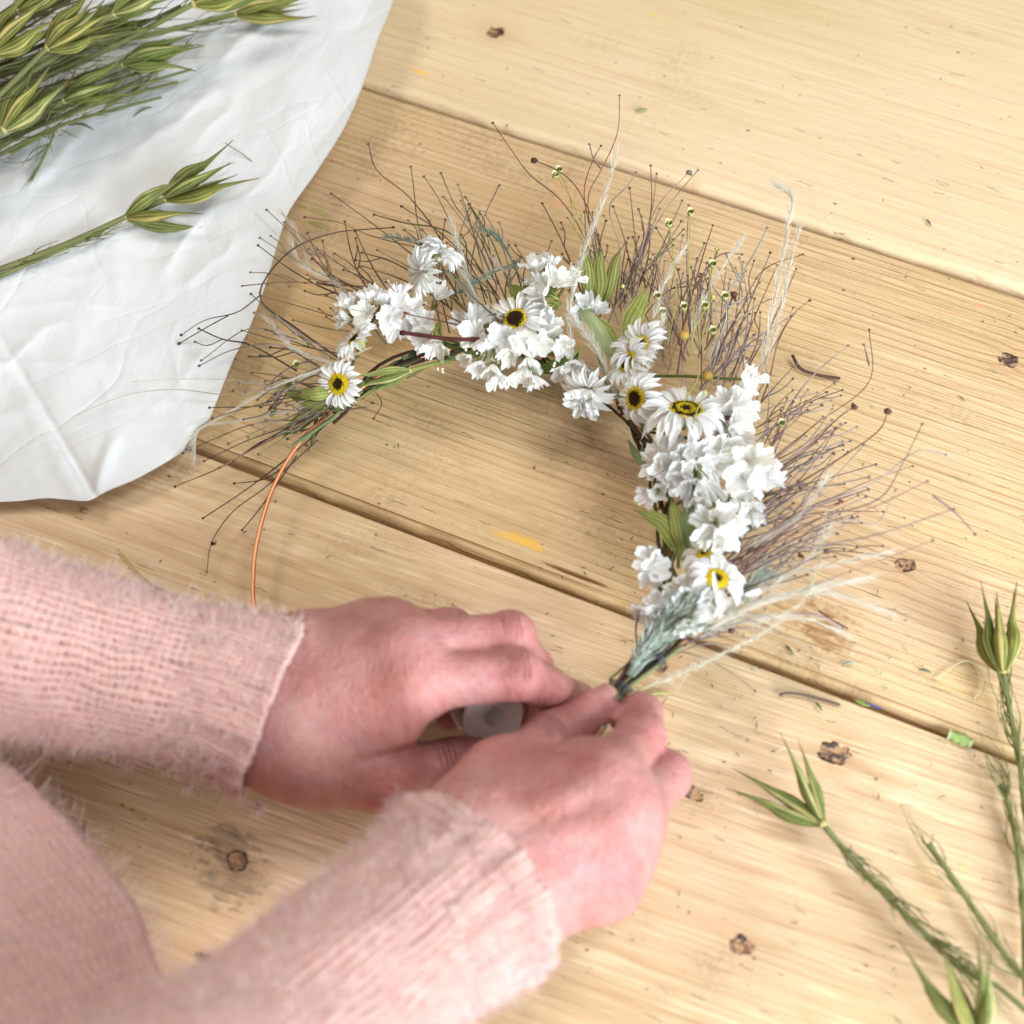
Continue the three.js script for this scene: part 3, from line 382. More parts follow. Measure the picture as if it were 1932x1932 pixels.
// ---- everlasting daisies
const petalMat = std({ color: lin(0.91, 0.90, 0.88), roughness: 0.55, specularIntensity: 0.35, transmission: 0.32 });
const petalMat2 = std({ color: lin(0.88, 0.86, 0.80), roughness: 0.55, specularIntensity: 0.35, transmission: 0.22 });
function petalGeo(w, droop, cup, tip, sd) { // x outwards, unit length; y up
  const g = new Geo(); g.grid(4, 7, (i, j) => { const t = j / 7, s = i / 4 * 2 - 1, ww = w * Math.min(1, 0.35 + t * 1.6) * Math.sqrt(Math.max(0, 1 - Math.max(0, (t - (1 - tip)) / tip) ** 2)) + 0.004; return [t, droop * t * t + cup * s * s * ww * 2 + 0.06 * Math.sin(t * 2.4) + 0.02 * n2(t * 3 + sd, s), s * ww + 0.03 * n2(t * 2, sd) * t]; }); return g.build();
}
const PET = { flat: [0, 1, 2].map((k) => petalGeo(0.095, -0.08 - 0.06 * k, 0.7, 0.4, k)), droop: [0, 1, 2].map((k) => petalGeo(0.10, -0.35 - 0.12 * k, 0.8, 0.35, k + 5)), up: [0, 1, 2].map((k) => petalGeo(0.15, 0.22 + 0.08 * k, 0.9, 0.45, k + 9)), wide: [0, 1, 2].map((k) => petalGeo(0.17, -0.3 + 0.1 * k, 0.5, 0.35, k + 13)), thin: [0, 1].map((k) => petalGeo(0.05, -0.25 + 0.2 * k, 0.5, 0.6, k + 17)) };
const discMat = std({ vertexColors: true, roughness: 0.95, specularIntensity: 0.15 });
const discGeos = {};
function discGeo(dark) {
  const key = dark.join(); if (discGeos[key]) return discGeos[key];
  const g = new Geo(), nR = 22, nA = 56; g.grid(nA, nR, (i, j) => { const a = i / nA * 6.2832, r = j / nR, n = n2(Math.cos(a) * r * 16 + 30, Math.sin(a) * r * 16 + 30), q = r + n * 0.13 + 0.07 * n2(i * 1.7, j * 1.3), isD = q < dark[0] || (dark[1] && q > dark[1] && q < dark[2]), c = isD ? [0.028, 0.014, 0.008] : r > 0.97 + n * 0.10 ? [0.22, 0.13, 0.03] : [0.64, 0.46, 0.015].map((x) => x * (0.85 + 0.25 * n)); return [Math.cos(a) * r, 0.20 * (1 - r * r) - 0.10 * Math.exp(-r * r * 9) + 0.035 * n2(Math.cos(a) * r * 19, Math.sin(a) * r * 19), Math.sin(a) * r, c]; });
  return discGeos[key] = g.build();
}
function daisy(x, y, h, R1, n, rows, dark, discF, o = {}) {
  const d = new THREE.Group(); d.name = 'daisy'; wreath.add(d); d.position.copy(P(x, y, h * 0.001)); d.quaternion.setFromUnitVectors(V(0, 1, 0), n); d.rotateY(o.turn || 0); const s = R1 / 4350; d.scale.setScalar(s);
  if (dark) { const disc = mesh('disc', discGeo(dark), discMat, d); disc.scale.setScalar(discF); disc.position.y = 0.05; }
  for (const [cnt, kind, len, tilt, y0, skip] of rows) for (let k = 0; k < cnt; k++) { const a = k / cnt * 6.2832 + rnd(-0.09, 0.09); if (skip && skip(a)) continue; const m = mesh('petal', pick(PET[kind]), R() < 0.75 ? petalMat : petalMat2, d), L = len * rnd(0.86, 1.08); m.rotation.set(0, a, 0); m.rotateZ(tilt + rnd(-0.10, 0.10)); m.rotateX(rnd(-0.25, 0.25)); const r0 = (dark ? discF * 0.8 : 0.08); m.position.set(Math.cos(a) * r0, y0 + rnd(-0.02, 0.02), -Math.sin(a) * r0); m.scale.set(L - r0, L, L); }
  const c = new Geo(); c.grid(12, 3, (i, j) => { const a = i / 12 * 6.2832, r = [0.02, 0.18, 0.3, 0.22][j]; return [Math.cos(a) * r, [-0.5, -0.3, -0.12, 0.02][j], Math.sin(a) * r, [0.35, 0.32, 0.14]]; }); mesh('flower_base', c.build(), stemMat, d);
  return d;
}
const D1 = [[20, 'flat', 1, 0.02, 0.02], [17, 'flat', 0.92, -0.10, -0.05]];
daisy(640, 725, 30, 43, N(-0.42, 0.05, 0.9), D1, [0.5], 0.47);
daisy(672, 641, 34, 44, N(-0.62, 0.62, 0.42), [[17, 'flat', 1, 0.10, 0.03], [16, 'flat', 1, -0.05, -0.05], [12, 'flat', 0.8, 0.35, 0.06, (a) => Math.cos(a) < 0.2]], [0.55], 0.45);
daisy(973, 603, 36, 53, N(-0.25, 0.42, 0.85), [[18, 'flat', 1, 0.08, 0.02], [16, 'flat', 0.95, -0.06, -0.05]], [0.72], 0.40);
daisy(1206, 655, 38, 50, N(-0.55, 0.45, 0.70), [[18, 'flat', 1.02, 0.30, 0.02], [15, 'flat', 1, 0.12, -0.05]], [0.62], 0.46);
daisy(1186, 684, 36, 44, N(-0.70, 0.30, 0.55), [[17, 'flat', 1, 0.12, 0.02], [15, 'flat', 0.95, 0.0, -0.05]], [0.62], 0.46);
daisy(1201, 752, 36, 45, N(-0.72, -0.02, 0.66), [[17, 'droop', 1.02, 0.02, 0.02], [15, 'droop', 1, -0.12, -0.05]], [0.62], 0.48);
daisy(1294, 776, 40, 70, N(0.05, 0.80, 0.55), [[16, 'flat', 0.95, 0.10, 0.02], [13, 'droop', 1.05, -0.05, -0.05], [9, 'wide', 0.95, -0.2, -0.09], [14, 'thin', 0.9, -0.1, 0.0]], [0.32, 0.55, 0.8], 0.42);
daisy(1352, 1093, 42, 54, N(0.12, 0.62, 0.75), [[12, 'wide', 0.82, 0.15, 0.02, (a) => Math.sin(a) < -0.6], [9, 'wide', 0.95, -0.25, -0.06], [8, 'droop', 1, -0.3, -0.06]], [0.38], 0.36);
{ const p = mesh('loose_petal', PET.flat[0], petalMat, wreath); p.position.copy(P(1346, 1078, 0.050)); p.scale.setScalar(0.008); p.rotation.set(0.9, -1.4, 0); const q = mesh('loose_petal', PET.wide[1], petalMat, wreath); q.position.copy(P(1405, 1122, 0.045)); q.scale.setScalar(0.006); q.rotation.set(0.6, 0.2, 0); }
// many-rowed everlasting heads without a visible disc
const DBL = [[13, 'up', 0.55, 1.05, 0.05], [15, 'up', 0.75, 0.75, 0.0], [17, 'up', 0.95, 0.45, -0.05], [17, 'flat', 1.0, 0.15, -0.10], [12, 'flat', 0.85, -0.2, -0.16]];
daisy(1112, 738, 30, 50, N(-0.45, -0.72, 0.45), DBL, null, 0);
daisy(832, 478, 40, 44, N(0.52, 0.72, 0.10), [[15, 'flat', 1, 0.35, 0], [16, 'flat', 1, 0.12, -0.06], [14, 'flat', 0.9, -0.15, -0.12]], null, 0);
daisy(800, 512, 38, 46, N(-0.70, -0.10, 0.30), [[15, 'flat', 1, 0.30, 0], [16, 'flat', 1, 0.08, -0.06], [14, 'flat', 0.95, -0.2, -0.12]], null, 0);
daisy(1330, 1045, 38, 46, N(-0.3, 0.5, 0.4), [[9, 'wide', 0.9, 0.1, 0], [9, 'wide', 0.9, -0.2, -0.05]], [0.4], 0.3);
// ---- papery statice florets
const florMat = std({ color: lin(0.91, 0.90, 0.875), roughness: 0.7, specularIntensity: 0.25, transmission: 0.30 });
const florMat2 = std({ color: lin(0.90, 0.88, 0.81), roughness: 0.7, specularIntensity: 0.25, transmission: 0.30 });
function floretGeo(sd) {
  const g = new Geo(), nA = 60, nR = 7, lobes = 5, open = 0.75 + 0.35 * h1(sd, 1);
  g.grid(nA, nR, (i, j) => { const a = (i % nA) / nA * 6.2832, t = j / nR, lobe = 0.5 + 0.5 * Math.cos(a * lobes + n2(sd, 2) * 2), cut = Math.min(1, 0.72 + 0.36 * Math.sqrt(lobe)), jag = j === nR ? 0.13 * n2((i % nA) * 1.3 + sd * 13, 1) : 0, r = (0.03 + 1.02 * t ** 0.85 * open * (0.82 + 0.25 * lobe)) * (0.9 + 0.22 * n2(Math.cos(a) * 1.4 + sd * 3, Math.sin(a) * 1.4)), pleat = 0.08 * Math.sin(a * 14 + sd + 2 * n2(a * 2, sd)) * t + 0.24 * n2(Math.cos(a) * 2.6 + sd * 7, Math.sin(a) * 2.6 + t * 1.3) * t; const hh = (t * 0.95 * cut + jag + (1 - open) * 0.3 * t) + pleat; return [Math.cos(a) * r + 0.06 * n2(i, sd) * t, hh - 0.55, Math.sin(a) * r + 0.06 * n2(i, sd + 5) * t]; });
  return g.build();
}
const FLO = [...Array(9)].map((_, k) => floretGeo(k + 1));
const calyxGeo = (() => { const g = new Geo(); for (let k = 0; k < 5; k++) { const a = k * 1.2566, q = [V(0, -1.5, 0), V(Math.cos(a) * 0.18, -0.95, Math.sin(a) * 0.18), V(Math.cos(a) * 0.42, -0.35, Math.sin(a) * 0.42)]; tube(g, smooth(q, 4), (t) => 0.11 * (1.05 - t), 4, sc(pick([hexc(0x8d8a4a), hexc(0x6f7a3c), hexc(0xa39a5c)]), rnd(0.8, 1.1))); } return g.build(); })();
function floret(x, y, h, r, n) {
  const o = new THREE.Group(); o.name = 'papery_floret'; wreath.add(o); o.position.copy(P(x, y, h * 0.001)); o.quaternion.setFromUnitVectors(V(0, 1, 0), n); o.rotateY(rnd(0, 6.28)); o.scale.setScalar(r / 4400); o.scale.y *= rnd(0.9, 1.25);
  mesh('petal_cup', pick(FLO), R() < 0.7 ? florMat : florMat2, o); mesh('calyx', calyxGeo, stemMat, o);
}
const FL = [ // x y h r facing (image right, up, towards)
  [655, 572, 34, 25, -.4, .7, .4], [692, 556, 36, 26, -.2, .8, .4], [722, 560, 34, 27, .1, .8, .4], [650, 600, 32, 22, -.8, .1, .3], [690, 592, 36, 25, -.2, -.1, .8], [735, 598, 36, 27, .1, -.2, .9], [757, 572, 34, 26, .3, .5, .6], [785, 580, 34, 26, .1, .5, .7], [800, 605, 32, 27, -.1, .1, .9], [775, 615, 30, 24, -.3, -.4, .7], [822, 655, 34, 35, -.1, -.75, .5], [802, 640, 30, 30, -.4, -.3, .7], [830, 552, 32, 25, .3, .6, .5], [755, 545, 34, 24, .1, .9, .2], [640, 598, 30, 18, -.9, -.2, .3], [745, 622, 30, 24, 0, -.6, .7],
  [868, 606, 34, 28, -.4, .3, .8], [902, 600, 34, 28, 0, .4, .8], [895, 632, 38, 30, -.3, -.2, .9], [882, 678, 34, 24, -.6, -.5, .5], [905, 694, 34, 26, -.3, -.8, .4], [928, 700, 34, 30, -.1, -.85, .4], [940, 718, 32, 24, .1, -.9, .3], [950, 640, 40, 29, -.2, -.3, .9], [985, 642, 40, 29, .2, -.4, .8], [960, 668, 38, 27, -.2, -.6, .7], [998, 690, 34, 28, 0, -.85, .4], [988, 712, 32, 28, -.2, -.95, .2], [1012, 722, 30, 22, .3, -.9, .2], [1015, 650, 36, 26, .3, -.2, .8], [1045, 640, 34, 27, .2, -.3, .8], [1062, 652, 34, 26, .3, -.5, .7], [1085, 690, 32, 28, -.2, -.7, .6], [1068, 705, 30, 24, -.3, -.8, .4], [930, 660, 36, 24, -.4, -.4, .8], [1030, 610, 34, 24, .3, .2, .8],
  [1012, 498, 40, 28, -.3, .85, .4], [1038, 494, 40, 27, .2, .9, .3], [1008, 520, 38, 24, -.8, .4, .3], [1046, 530, 42, 27, .2, .4, .8], [1022, 548, 42, 27, -.7, .3, .6], [1018, 572, 40, 27, -.8, -.1, .5], [1032, 590, 38, 26, -.6, -.5, .6], [1062, 528, 40, 24, .5, .4, .6], [1086, 520, 38, 22, .6, .6, .3], [1110, 572, 32, 26, -.1, .6, .7], [1132, 582, 30, 25, .4, .5, .7], [1098, 590, 30, 24, -.2, .1, .9],
  [1418, 708, 34, 27, .5, .7, .4], [1410, 730, 36, 27, .6, .2, .6], [1372, 758, 38, 27, -.3, .3, .8], [1398, 760, 38, 29, .3, .3, .8], [1372, 786, 38, 27, -.2, -.2, .9], [1402, 792, 38, 30, .4, -.1, .8], [1392, 822, 36, 29, .2, -.2, .9], [1352, 805, 36, 24, -.2, .3, .8],
  [1250, 852, 36, 27, -.4, .3, .8], [1236, 878, 36, 26, -.7, 0, .6], [1262, 882, 38, 28, -.2, -.1, .9], [1290, 858, 40, 28, 0, 0, 1], [1285, 892, 40, 28, -.1, -.4, .8], [1322, 856, 40, 29, .1, .1, .9], [1345, 878, 38, 28, .2, -.2, .9], [1352, 848, 38, 28, .3, .3, .8], [1318, 886, 40, 30, .1, -.5, .8], [1306, 918, 40, 30, -.2, -.6, .7], [1332, 922, 40, 33, .2, -.7, .6], [1290, 912, 38, 26, -.5, -.3, .7], [1222, 938, 32, 23, -.7, -.4, .5], [1244, 930, 32, 24, -.2, -.3, .8], [1262, 908, 34, 22, -.3, -.5, .6], [1375, 850, 36, 26, .3, 0, .9], [1270, 842, 36, 24, -.3, .4, .8], [1316, 950, 38, 24, .1, -.8, .5],
  [1408, 872, 38, 33, -.1, .1, 1], [1440, 866, 36, 30, .5, .4, .7], [1400, 905, 38, 30, -.2, -.2, .9], [1432, 905, 36, 28, .5, -.1, .8], [1458, 902, 34, 25, .8, .1, .4], [1408, 938, 36, 26, -.1, -.3, .9], [1416, 962, 34, 26, .2, -.6, .7], [1398, 948, 36, 24, -.5, -.2, .8], [1430, 975, 32, 18, .5, -.5, .6],
  [1338, 985, 42, 29, -.4, .3, .8], [1365, 978, 42, 29, .2, .5, .8], [1342, 1008, 44, 30, -.3, -.6, .7], [1372, 1008, 44, 30, .3, -.5, .8], [1388, 990, 40, 24, .7, .1, .6], [1354, 1022, 42, 20, 0, -.9, .4],
  [1222, 1060, 36, 26, -.4, .3, .8], [1240, 1072, 36, 24, .3, .2, .9], [1228, 1086, 34, 23, -.3, -.6, .7],
  [1232, 1142, 34, 24, -.3, .3, .8], [1218, 1160, 32, 24, -.8, -.5, .4], [1244, 1160, 34, 24, 0, -.4, .9], [1264, 1138, 34, 25, .3, .2, .9], [1296, 1182, 40, 26, .1, -.7, .7], [1318, 1165, 40, 20, .4, -.6, .6], [1300, 1135, 38, 26, -.3, -.2, .9], [1308, 1108, 38, 27, -.4, .1, .9], [1280, 1118, 36, 24, -.5, 0, .8], [1330, 1150, 38, 24, .1, -.7, .6], [1372, 1140, 38, 24, .4, -.6, .6],
];
for (const [x, y, h, r, a, b, c] of FL) floret(x + rnd(-2, 2), y + rnd(-2, 2), h, r * 0.92, N(a, b, c));
// little closed buds, hairy calyx stems and leaves between the florets
{
  for (const [x, y] of [[880, 655], [935, 660], [962, 672], [900, 660], [1052, 692], [1075, 655], [1000, 536], [700, 575], [1025, 605], [1430, 985], [830, 700]]) { const g = new Geo(); for (let k = 0; k < 3; k++) { const p = jit(P(x, y, 0.036), 0.0014); bead(g, p, 0.0006, [0.74, 0.70, 0.55], 1.7); } mesh('bud', g.build(), stemMat, wreath); }
  for (let k = 0; k < 34; k++) { const f = pick(FL), p = P(f[0] + rnd(-14, 14), f[1] + rnd(-14, 14), (f[2] - 8) * 0.001), q = ring.getPoint(clamp((f[0] < 760 ? 0.1 : f[0] < 1100 ? 0.35 : f[1] < 850 ? 0.55 : f[1] < 1000 ? 0.68 : 0.85) + rnd(-0.06, 0.06), 0, 1)), g = new Geo(); tube(g, smooth([p, p.clone().lerp(q, 0.5).add(V(rnd(-0.003, 0.003), 0, rnd(-0.003, 0.003))), q], 8), 0.0006, 5, pick([hexc(0x7c7a44), hexc(0x5f6a38), hexc(0x8b8a58)])); mesh('flower_stalk', g.build(), stemMat, wreath); }
}
const leafMat = std({ vertexColors: true, roughness: 0.6, specularIntensity: 0.35, transmission: 0.15 });
function leaf(pts, wd, c1, c2, name = 'leaf') { // blade along pts with raised pale ribs
  const sp = smooth(px(pts), 16), { T, A } = frames(sp), g = new Geo(), up = N(rnd(-0.3, 0.3), 0.2, 1);
  g.grid(8, 16, (i, j) => { const t = j / 16, s = i / 8 * 2 - 1, p = sp[j], side = T[j].clone().cross(up).normalize(), nn = side.clone().cross(T[j]), w = wd * Math.sin(Math.min(1, t * 1.35 + 0.04) * Math.PI * 0.72) * (1 - ss(0.75, 1, t) * 0.96), rib = Math.abs(s) < 0.13 || Math.abs(Math.abs(s) - 1) < 0.1 || Math.abs(Math.abs(s) - 0.5) < 0.1 ? 1 : 0, q = p.clone().addScaledVector(side, s * w).addScaledVector(nn, -Math.abs(s) * w * 0.35 + rib * 0.00025); return [q.x, q.y, q.z, [0, 1, 2].map((k) => lerp(c1[k], c2[k], rib * 0.75) * (0.9 + 0.2 * n2(t * 5, s * 3)))]; });
  return mesh(name, g.build(), leafMat, wreath);
}
const LG = hexc(0x76883c), LY = hexc(0xbdb36c), LS = hexc(0x9db08c), LB = hexc(0x63702f);
[[[[560, 745, 26], [600, 742, 30], [640, 735, 24]].reverse(), 0.0026, LG, LY], [[[640, 750, 22], [590, 760, 22], [550, 735, 20], [545, 720, 20]], 0.0024, LG, LY], [[[650, 770, 18], [600, 770, 16], [560, 800, 12], [535, 825, 8]], 0.0034, LG, LY], [[[630, 740, 24], [570, 742, 24], [500, 725, 20]], 0.0018, LG, LY],
  [[[1040, 590, 24], [990, 560, 28], [955, 535, 30]], 0.0034, LG, LY], [[[1080, 680, 18], [1050, 690, 20], [1010, 700, 20]], 0.0030, hexc(0x55702f), hexc(0x8a9a55)], [[[1060, 660, 18], [1040, 655, 22], [1020, 665, 22]], 0.0026, hexc(0x55702f), hexc(0x8a9a55)], [[[1195, 850, 18], [1210, 862, 20], [1225, 880, 22]], 0.002, LG, LS], [[[1185, 830, 16], [1205, 865, 20], [1230, 890, 22]], 0.0016, LS, LG],
  [[[1290, 1060, 26], [1275, 1020, 30], [1250, 985, 32], [1195, 962, 28]], 0.0036, LG, LY], [[[1292, 1055, 26], [1285, 1010, 32], [1278, 975, 34], [1265, 940, 34]], 0.0030, LG, LY], [[[1300, 1050, 26], [1310, 1000, 32], [1325, 975, 34], [1345, 955, 34]], 0.0034, LG, LY], [[[1298, 1050, 26], [1296, 1000, 34], [1300, 950, 36], [1302, 900, 36]], 0.0022, LG, LS], [[[1390, 780, 30], [1380, 800, 32], [1372, 830, 30]], 0.003, hexc(0x7f9a62), LS], [[[1410, 980, 26], [1400, 962, 28], [1380, 955, 28]], 0.0028, hexc(0x55702f), LG],
  [[[1185, 700, 24], [1150, 660, 30], [1120, 610, 32], [1070, 545, 30]], 0.0030, LS, LY], [[[1160, 670, 24], [1150, 640, 30], [1130, 615, 30], [1110, 600, 30]], 0.0046, LG, LY], [[[1180, 660, 26], [1190, 610, 32], [1205, 580, 34], [1222, 540, 34]], 0.0038, LG, LY], [[[1120, 590, 24], [1130, 540, 32], [1128, 500, 34], [1135, 470, 34]], 0.0032, LB, LY], [[[1110, 590, 24], [1108, 540, 32], [1105, 500, 34], [1098, 470, 34]], 0.0028, LB, LY], [[[1135, 590, 24], [1150, 540, 32], [1158, 500, 34], [1170, 470, 34]], 0.0026, LB, LY],
].forEach(([p, w, a, b]) => leaf(p, w, a, b));
pod(wreath, P(774, 699, 0.024), P(700, 718, 0.024).sub(P(774, 699, 0.024)), 0.0135, 5, 'slim', 0.5);
{ const g = new Geo(); tube(g, smooth(px([[774, 699, 24], [805, 690, 22], [850, 680, 18]]), 8), 0.0009, 6, hexc(0x848b4c)); mesh('flower_stalk', g.build(), stemMat, wreath); }
// small grey-green sprigs
function sprig(pts, n, len, c) { const sp = smooth(px(pts), 30), g = new Geo(), { T } = frames(sp); tube(g, sp, 0.0003, 4, sc(c, 0.8)); for (let k = 0; k < n; k++) { const i = Math.floor(rnd(3, 29)), d = T[i].clone().add(V(rnd(-1, 1), rnd(-0.3, 0.8), rnd(-1, 1)).multiplyScalar(0.8)).normalize(), L = len * rnd(0.6, 1.2), p = sp[i], m = p.clone().addScaledVector(d, L * 0.5).addScaledVector(T[i], L * 0.1), e = p.clone().addScaledVector(d, L).addScaledVector(T[i], L * 0.3); tube(g, [p, m, e], (t) => 0.00032 * Math.sin(0.35 + t * 2.7), 4, sc(c, rnd(0.85, 1.3))); } const m = mesh('leafy_sprig', g.build(), stemMat, wreath); return m; }
const SG = hexc(0xa4ada0), SG2 = hexc(0x848d7c);
[[[850, 560, 26], [900, 530, 30], [975, 495, 32]], [[830, 500, 30], [790, 462, 32], [727, 445, 32]], [[985, 530, 26], [940, 450, 30], [905, 430, 30]]].forEach((p) => sprig(p, 34, 0.0042, SG2));
for (let k = 0; k < 22; k++) { const s = rnd(-30, 30), e = rnd(-45, 45); sprig([[1190 + s * 0.25, 1275 + s * 0.1, 30 + rnd(-3, 4)], [1240 + s * 0.7, 1205 + e * 0.3, 32 + rnd(-3, 6)], [1300 + s * 1.4 + rnd(-20, 40), 1140 + e + rnd(-10, 30), 34 + rnd(-4, 8)]], 26, 0.0056, pick([SG, SG, SG2, hexc(0xb2b9b0)])); }
for (let k = 0; k < 5; k++) sprig([[1380 + rnd(-20, 20), 1130 + rnd(-20, 20), 32], [1420, 1105 + rnd(-20, 20), 34], [1450 + rnd(-10, 20), 1080 + rnd(-15, 15), 34]], 20, 0.0042, SG);
// bundled stem ends with the binding wire
for (let k = 0; k < 34; k++) { const a = rnd(0, 6.28), r = Math.sqrt(R()), ox = Math.cos(a) * r, oy = Math.sin(a) * r, q = [[1150 + ox * 8, 1330 + oy * 8, 29 + oy * 2], [1172 + ox * 15, 1296 + oy * 9, 29 + oy * 3], [1208 + ox * 26, 1256 + oy * 22, 29 + oy * 3.5], [1262 + ox * 46, 1190 + oy * 46, 31 + oy * 5]], g = new Geo(); tube(g, smooth(px(q), 14), rnd(0.0004, 0.0008), 5, pick([hexc(0x4a3630), hexc(0x5d463c), hexc(0x6a4a3c), hexc(0x7d7f55), hexc(0x3c2e2a)])); mesh('bundle_stem', g.build(), stemMat, wreath); }
{
  const wm = new THREE.MeshPhysicalMaterial({ color: lin(0.10, 0.10, 0.11), metalness: 0.8, roughness: 0.45 });
  const wrap = (x, y, h, dx, dy, r, turns, lean) => { const c = P(x, y, h * 0.001), ax = P(x + dx, y + dy, h * 0.001).sub(c).normalize(), s = ax.clone().cross(V(0, 1, 0)).normalize(), u = s.clone().cross(ax), q = []; for (let k = 0; k <= turns * 20; k++) { const a = k / 20 * 6.2832; q.push(c.clone().addScaledVector(s, Math.cos(a) * r).addScaledVector(u, Math.sin(a) * r).addScaledVector(ax, (k / 20 - turns / 2) * 0.0009 + lean * Math.cos(a) * r)); } const g = new Geo(); tube(g, q, 0.00024, 5, null); const m = mesh('binding_wire', g.build(), wm, wreath); return m; };
  wrap(1167, 1301, 29, 50, -60, 0.0037, 5, 0.25); wrap(1232, 1238, 30, 50, -60, 0.0062, 3, -0.2); wrap(700, 722, 17, 60, -40, 0.0016, 4, 0.1); wrap(632, 771, 16, 60, -50, 0.0012, 4, 0);
  const g = new Geo(); tube(g, smooth(px([[1165, 1303, 31], [1130, 1310, 26], [1097, 1309, 22]]), 10), 0.00022, 5, null); mesh('binding_wire', g.build(), wm, wreath);
  const g2 = new Geo(); tube(g2, smooth(px([[1165, 1305, 32], [1155, 1345, 33], [1140, 1375, 33], [1120, 1400, 28]]), 12), (t) => 0.0007 * (1 - 0.4 * t), 6, hexc(0x8c8262)); mesh('bundle_stem', g2.build(), stemMat, wreath);
  for (const q of [[[1152, 1284, 33], [1158, 1305, 32]], [[1145, 1303, 31], [1170, 1300, 33]]]) { const g3 = new Geo(); tube(g3, px(q), 0.0007, 6, hexc(0x5a5034)); mesh('bundle_stem', g3.build(), stemMat, wreath); }
}
// feather grass plumes
const plumeMat = std({ vertexColors: true, roughness: 0.7, specularIntensity: 0.2, transmission: 0.35 });
function plume(pts, r, hairL, n, c = [0.72, 0.66, 0.46], spread = 0.7, t0 = 0) {
  const sp = smooth(px(pts), 60), { T } = frames(sp), g = new Geo(); tube(g, sp, (t) => r * (1 - 0.6 * t), 4, sc(c, 0.85));
  for (let k = 0; k < n; k++) { const f = t0 + (1 - t0) * R(), i = Math.min(58, Math.floor(f * 59)), p = sp[i], d = T[i].clone().add(V(rnd(-1, 1), rnd(-1, 1), rnd(-1, 1)).multiplyScalar(spread)).normalize(), L = hairL * rnd(0.5, 1.1), m = p.clone().addScaledVector(d, L * 0.5), e = p.clone().addScaledVector(d, L * 0.8).addScaledVector(T[i], L * 0.35), s = d.clone().cross(V(rnd(-1, 1), rnd(-1, 1), rnd(-1, 1))).normalize().multiplyScalar(0.00006), cc = sc([0.80, 0.76, 0.66], rnd(0.85, 1.1)), a = g.v(p.x - s.x, p.y - s.y, p.z - s.z, cc), b = g.v(p.x + s.x, p.y + s.y, p.z + s.z, cc), c2 = g.v(m.x + s.x, m.y + s.y, m.z + s.z, cc), d2 = g.v(m.x - s.x, m.y - s.y, m.z - s.z, cc), e2 = g.v(e.x, e.y, e.z, cc); g.quad(a, b, c2, d2); g.i.push(d2, c2, e2); }
  return mesh('feather_grass', g.build(), plumeMat, wreath);
}
plume([[1430, 720, 26], [1450, 620, 36], [1470, 520, 44], [1488, 420, 50], [1492, 370, 50], [1462, 349, 50]], 0.00022, 0.0075, 620, undefined, 0.45, 0.05); plume([[1440, 700, 26], [1470, 600, 36], [1490, 500, 44], [1508, 428, 48]], 0.0002, 0.006, 380, undefined, 0.4, 0.1);
plume([[1080, 660, 30], [1075, 580, 36], [1100, 480, 42], [1140, 370, 46], [1168, 270, 46]], 0.00022, 0.007, 560, undefined, 0.45, 0.05); plume([[1170, 760, 26], [1120, 650, 34], [1080, 600, 36]], 0.0003, 0.007, 320, [0.62, 0.66, 0.56]);
plume([[700, 655, 28], [620, 690, 30], [520, 730, 28], [430, 780, 22], [375, 815, 18], [368, 842, 14]], 0.00028, 0.010, 620, undefined, 0.10, 0.0); plume([[640, 740, 22], [560, 770, 18], [470, 790, 12], [400, 800, 10]], 0.0002, 0.010, 300, undefined, 0.12); plume([[880, 545, 30], [920, 590, 30], [940, 600, 30]].reverse(), 0.0003, 0.009, 420, undefined, 0.35); plume([[850, 480, 34], [900, 560, 32]].reverse(), 0.0003, 0.008, 260, undefined, 0.25);
plume([[560, 740, 20], [430, 745, 14], [330, 735, 12], [240, 745, 12], [140, 785, 10]], 0.00022, 0.006, 90, [0.66, 0.66, 0.42], 0.10); plume([[620, 740, 20], [480, 720, 16], [360, 715, 14], [250, 720, 12]], 0.00012, 0.006, 60, [0.78, 0.72, 0.5], 0.1); plume([[560, 480, 20], [480, 400, 16]].reverse(), 0.0001, 0.004, 20); plume([[590, 520, 24], [560, 440, 24], [530, 400, 22]], 0.00014, 0.007, 160, undefined, 0.3);
plume([[1180, 1312, 30], [1260, 1280, 32], [1330, 1250, 34], [1410, 1210, 36], [1490, 1160, 36]], 0.00042, 0.0045, 420, [0.74, 0.70, 0.44], 0.7, 0.15); plume([[1330, 1190, 34], [1420, 1145, 38], [1540, 1110, 40], [1640, 1090, 40]], 0.0002, 0.009, 420, [0.76, 0.78, 0.52], 0.35); plume([[1350, 1180, 34], [1450, 1130, 38], [1560, 1118, 38], [1690, 1160, 34]], 0.0002, 0.009, 420, [0.76, 0.78, 0.52], 0.35); plume([[1310, 1250, 30], [1270, 1310, 26]].reverse(), 0.0002, 0.004, 40); plume([[1560, 960, 42], [1540, 1080, 42], [1510, 1140, 40], [1420, 1180, 36]], 0.0002, 0.005, 160, [0.78, 0.76, 0.5], 0.5);
plume([[1210, 720, 34], [1240, 640, 38], [1250, 600, 38]], 0.00025, 0.006, 260); plume([[1150, 740, 26], [1100, 690, 32]], 0.0003, 0.006, 200, [0.66, 0.7, 0.6]);
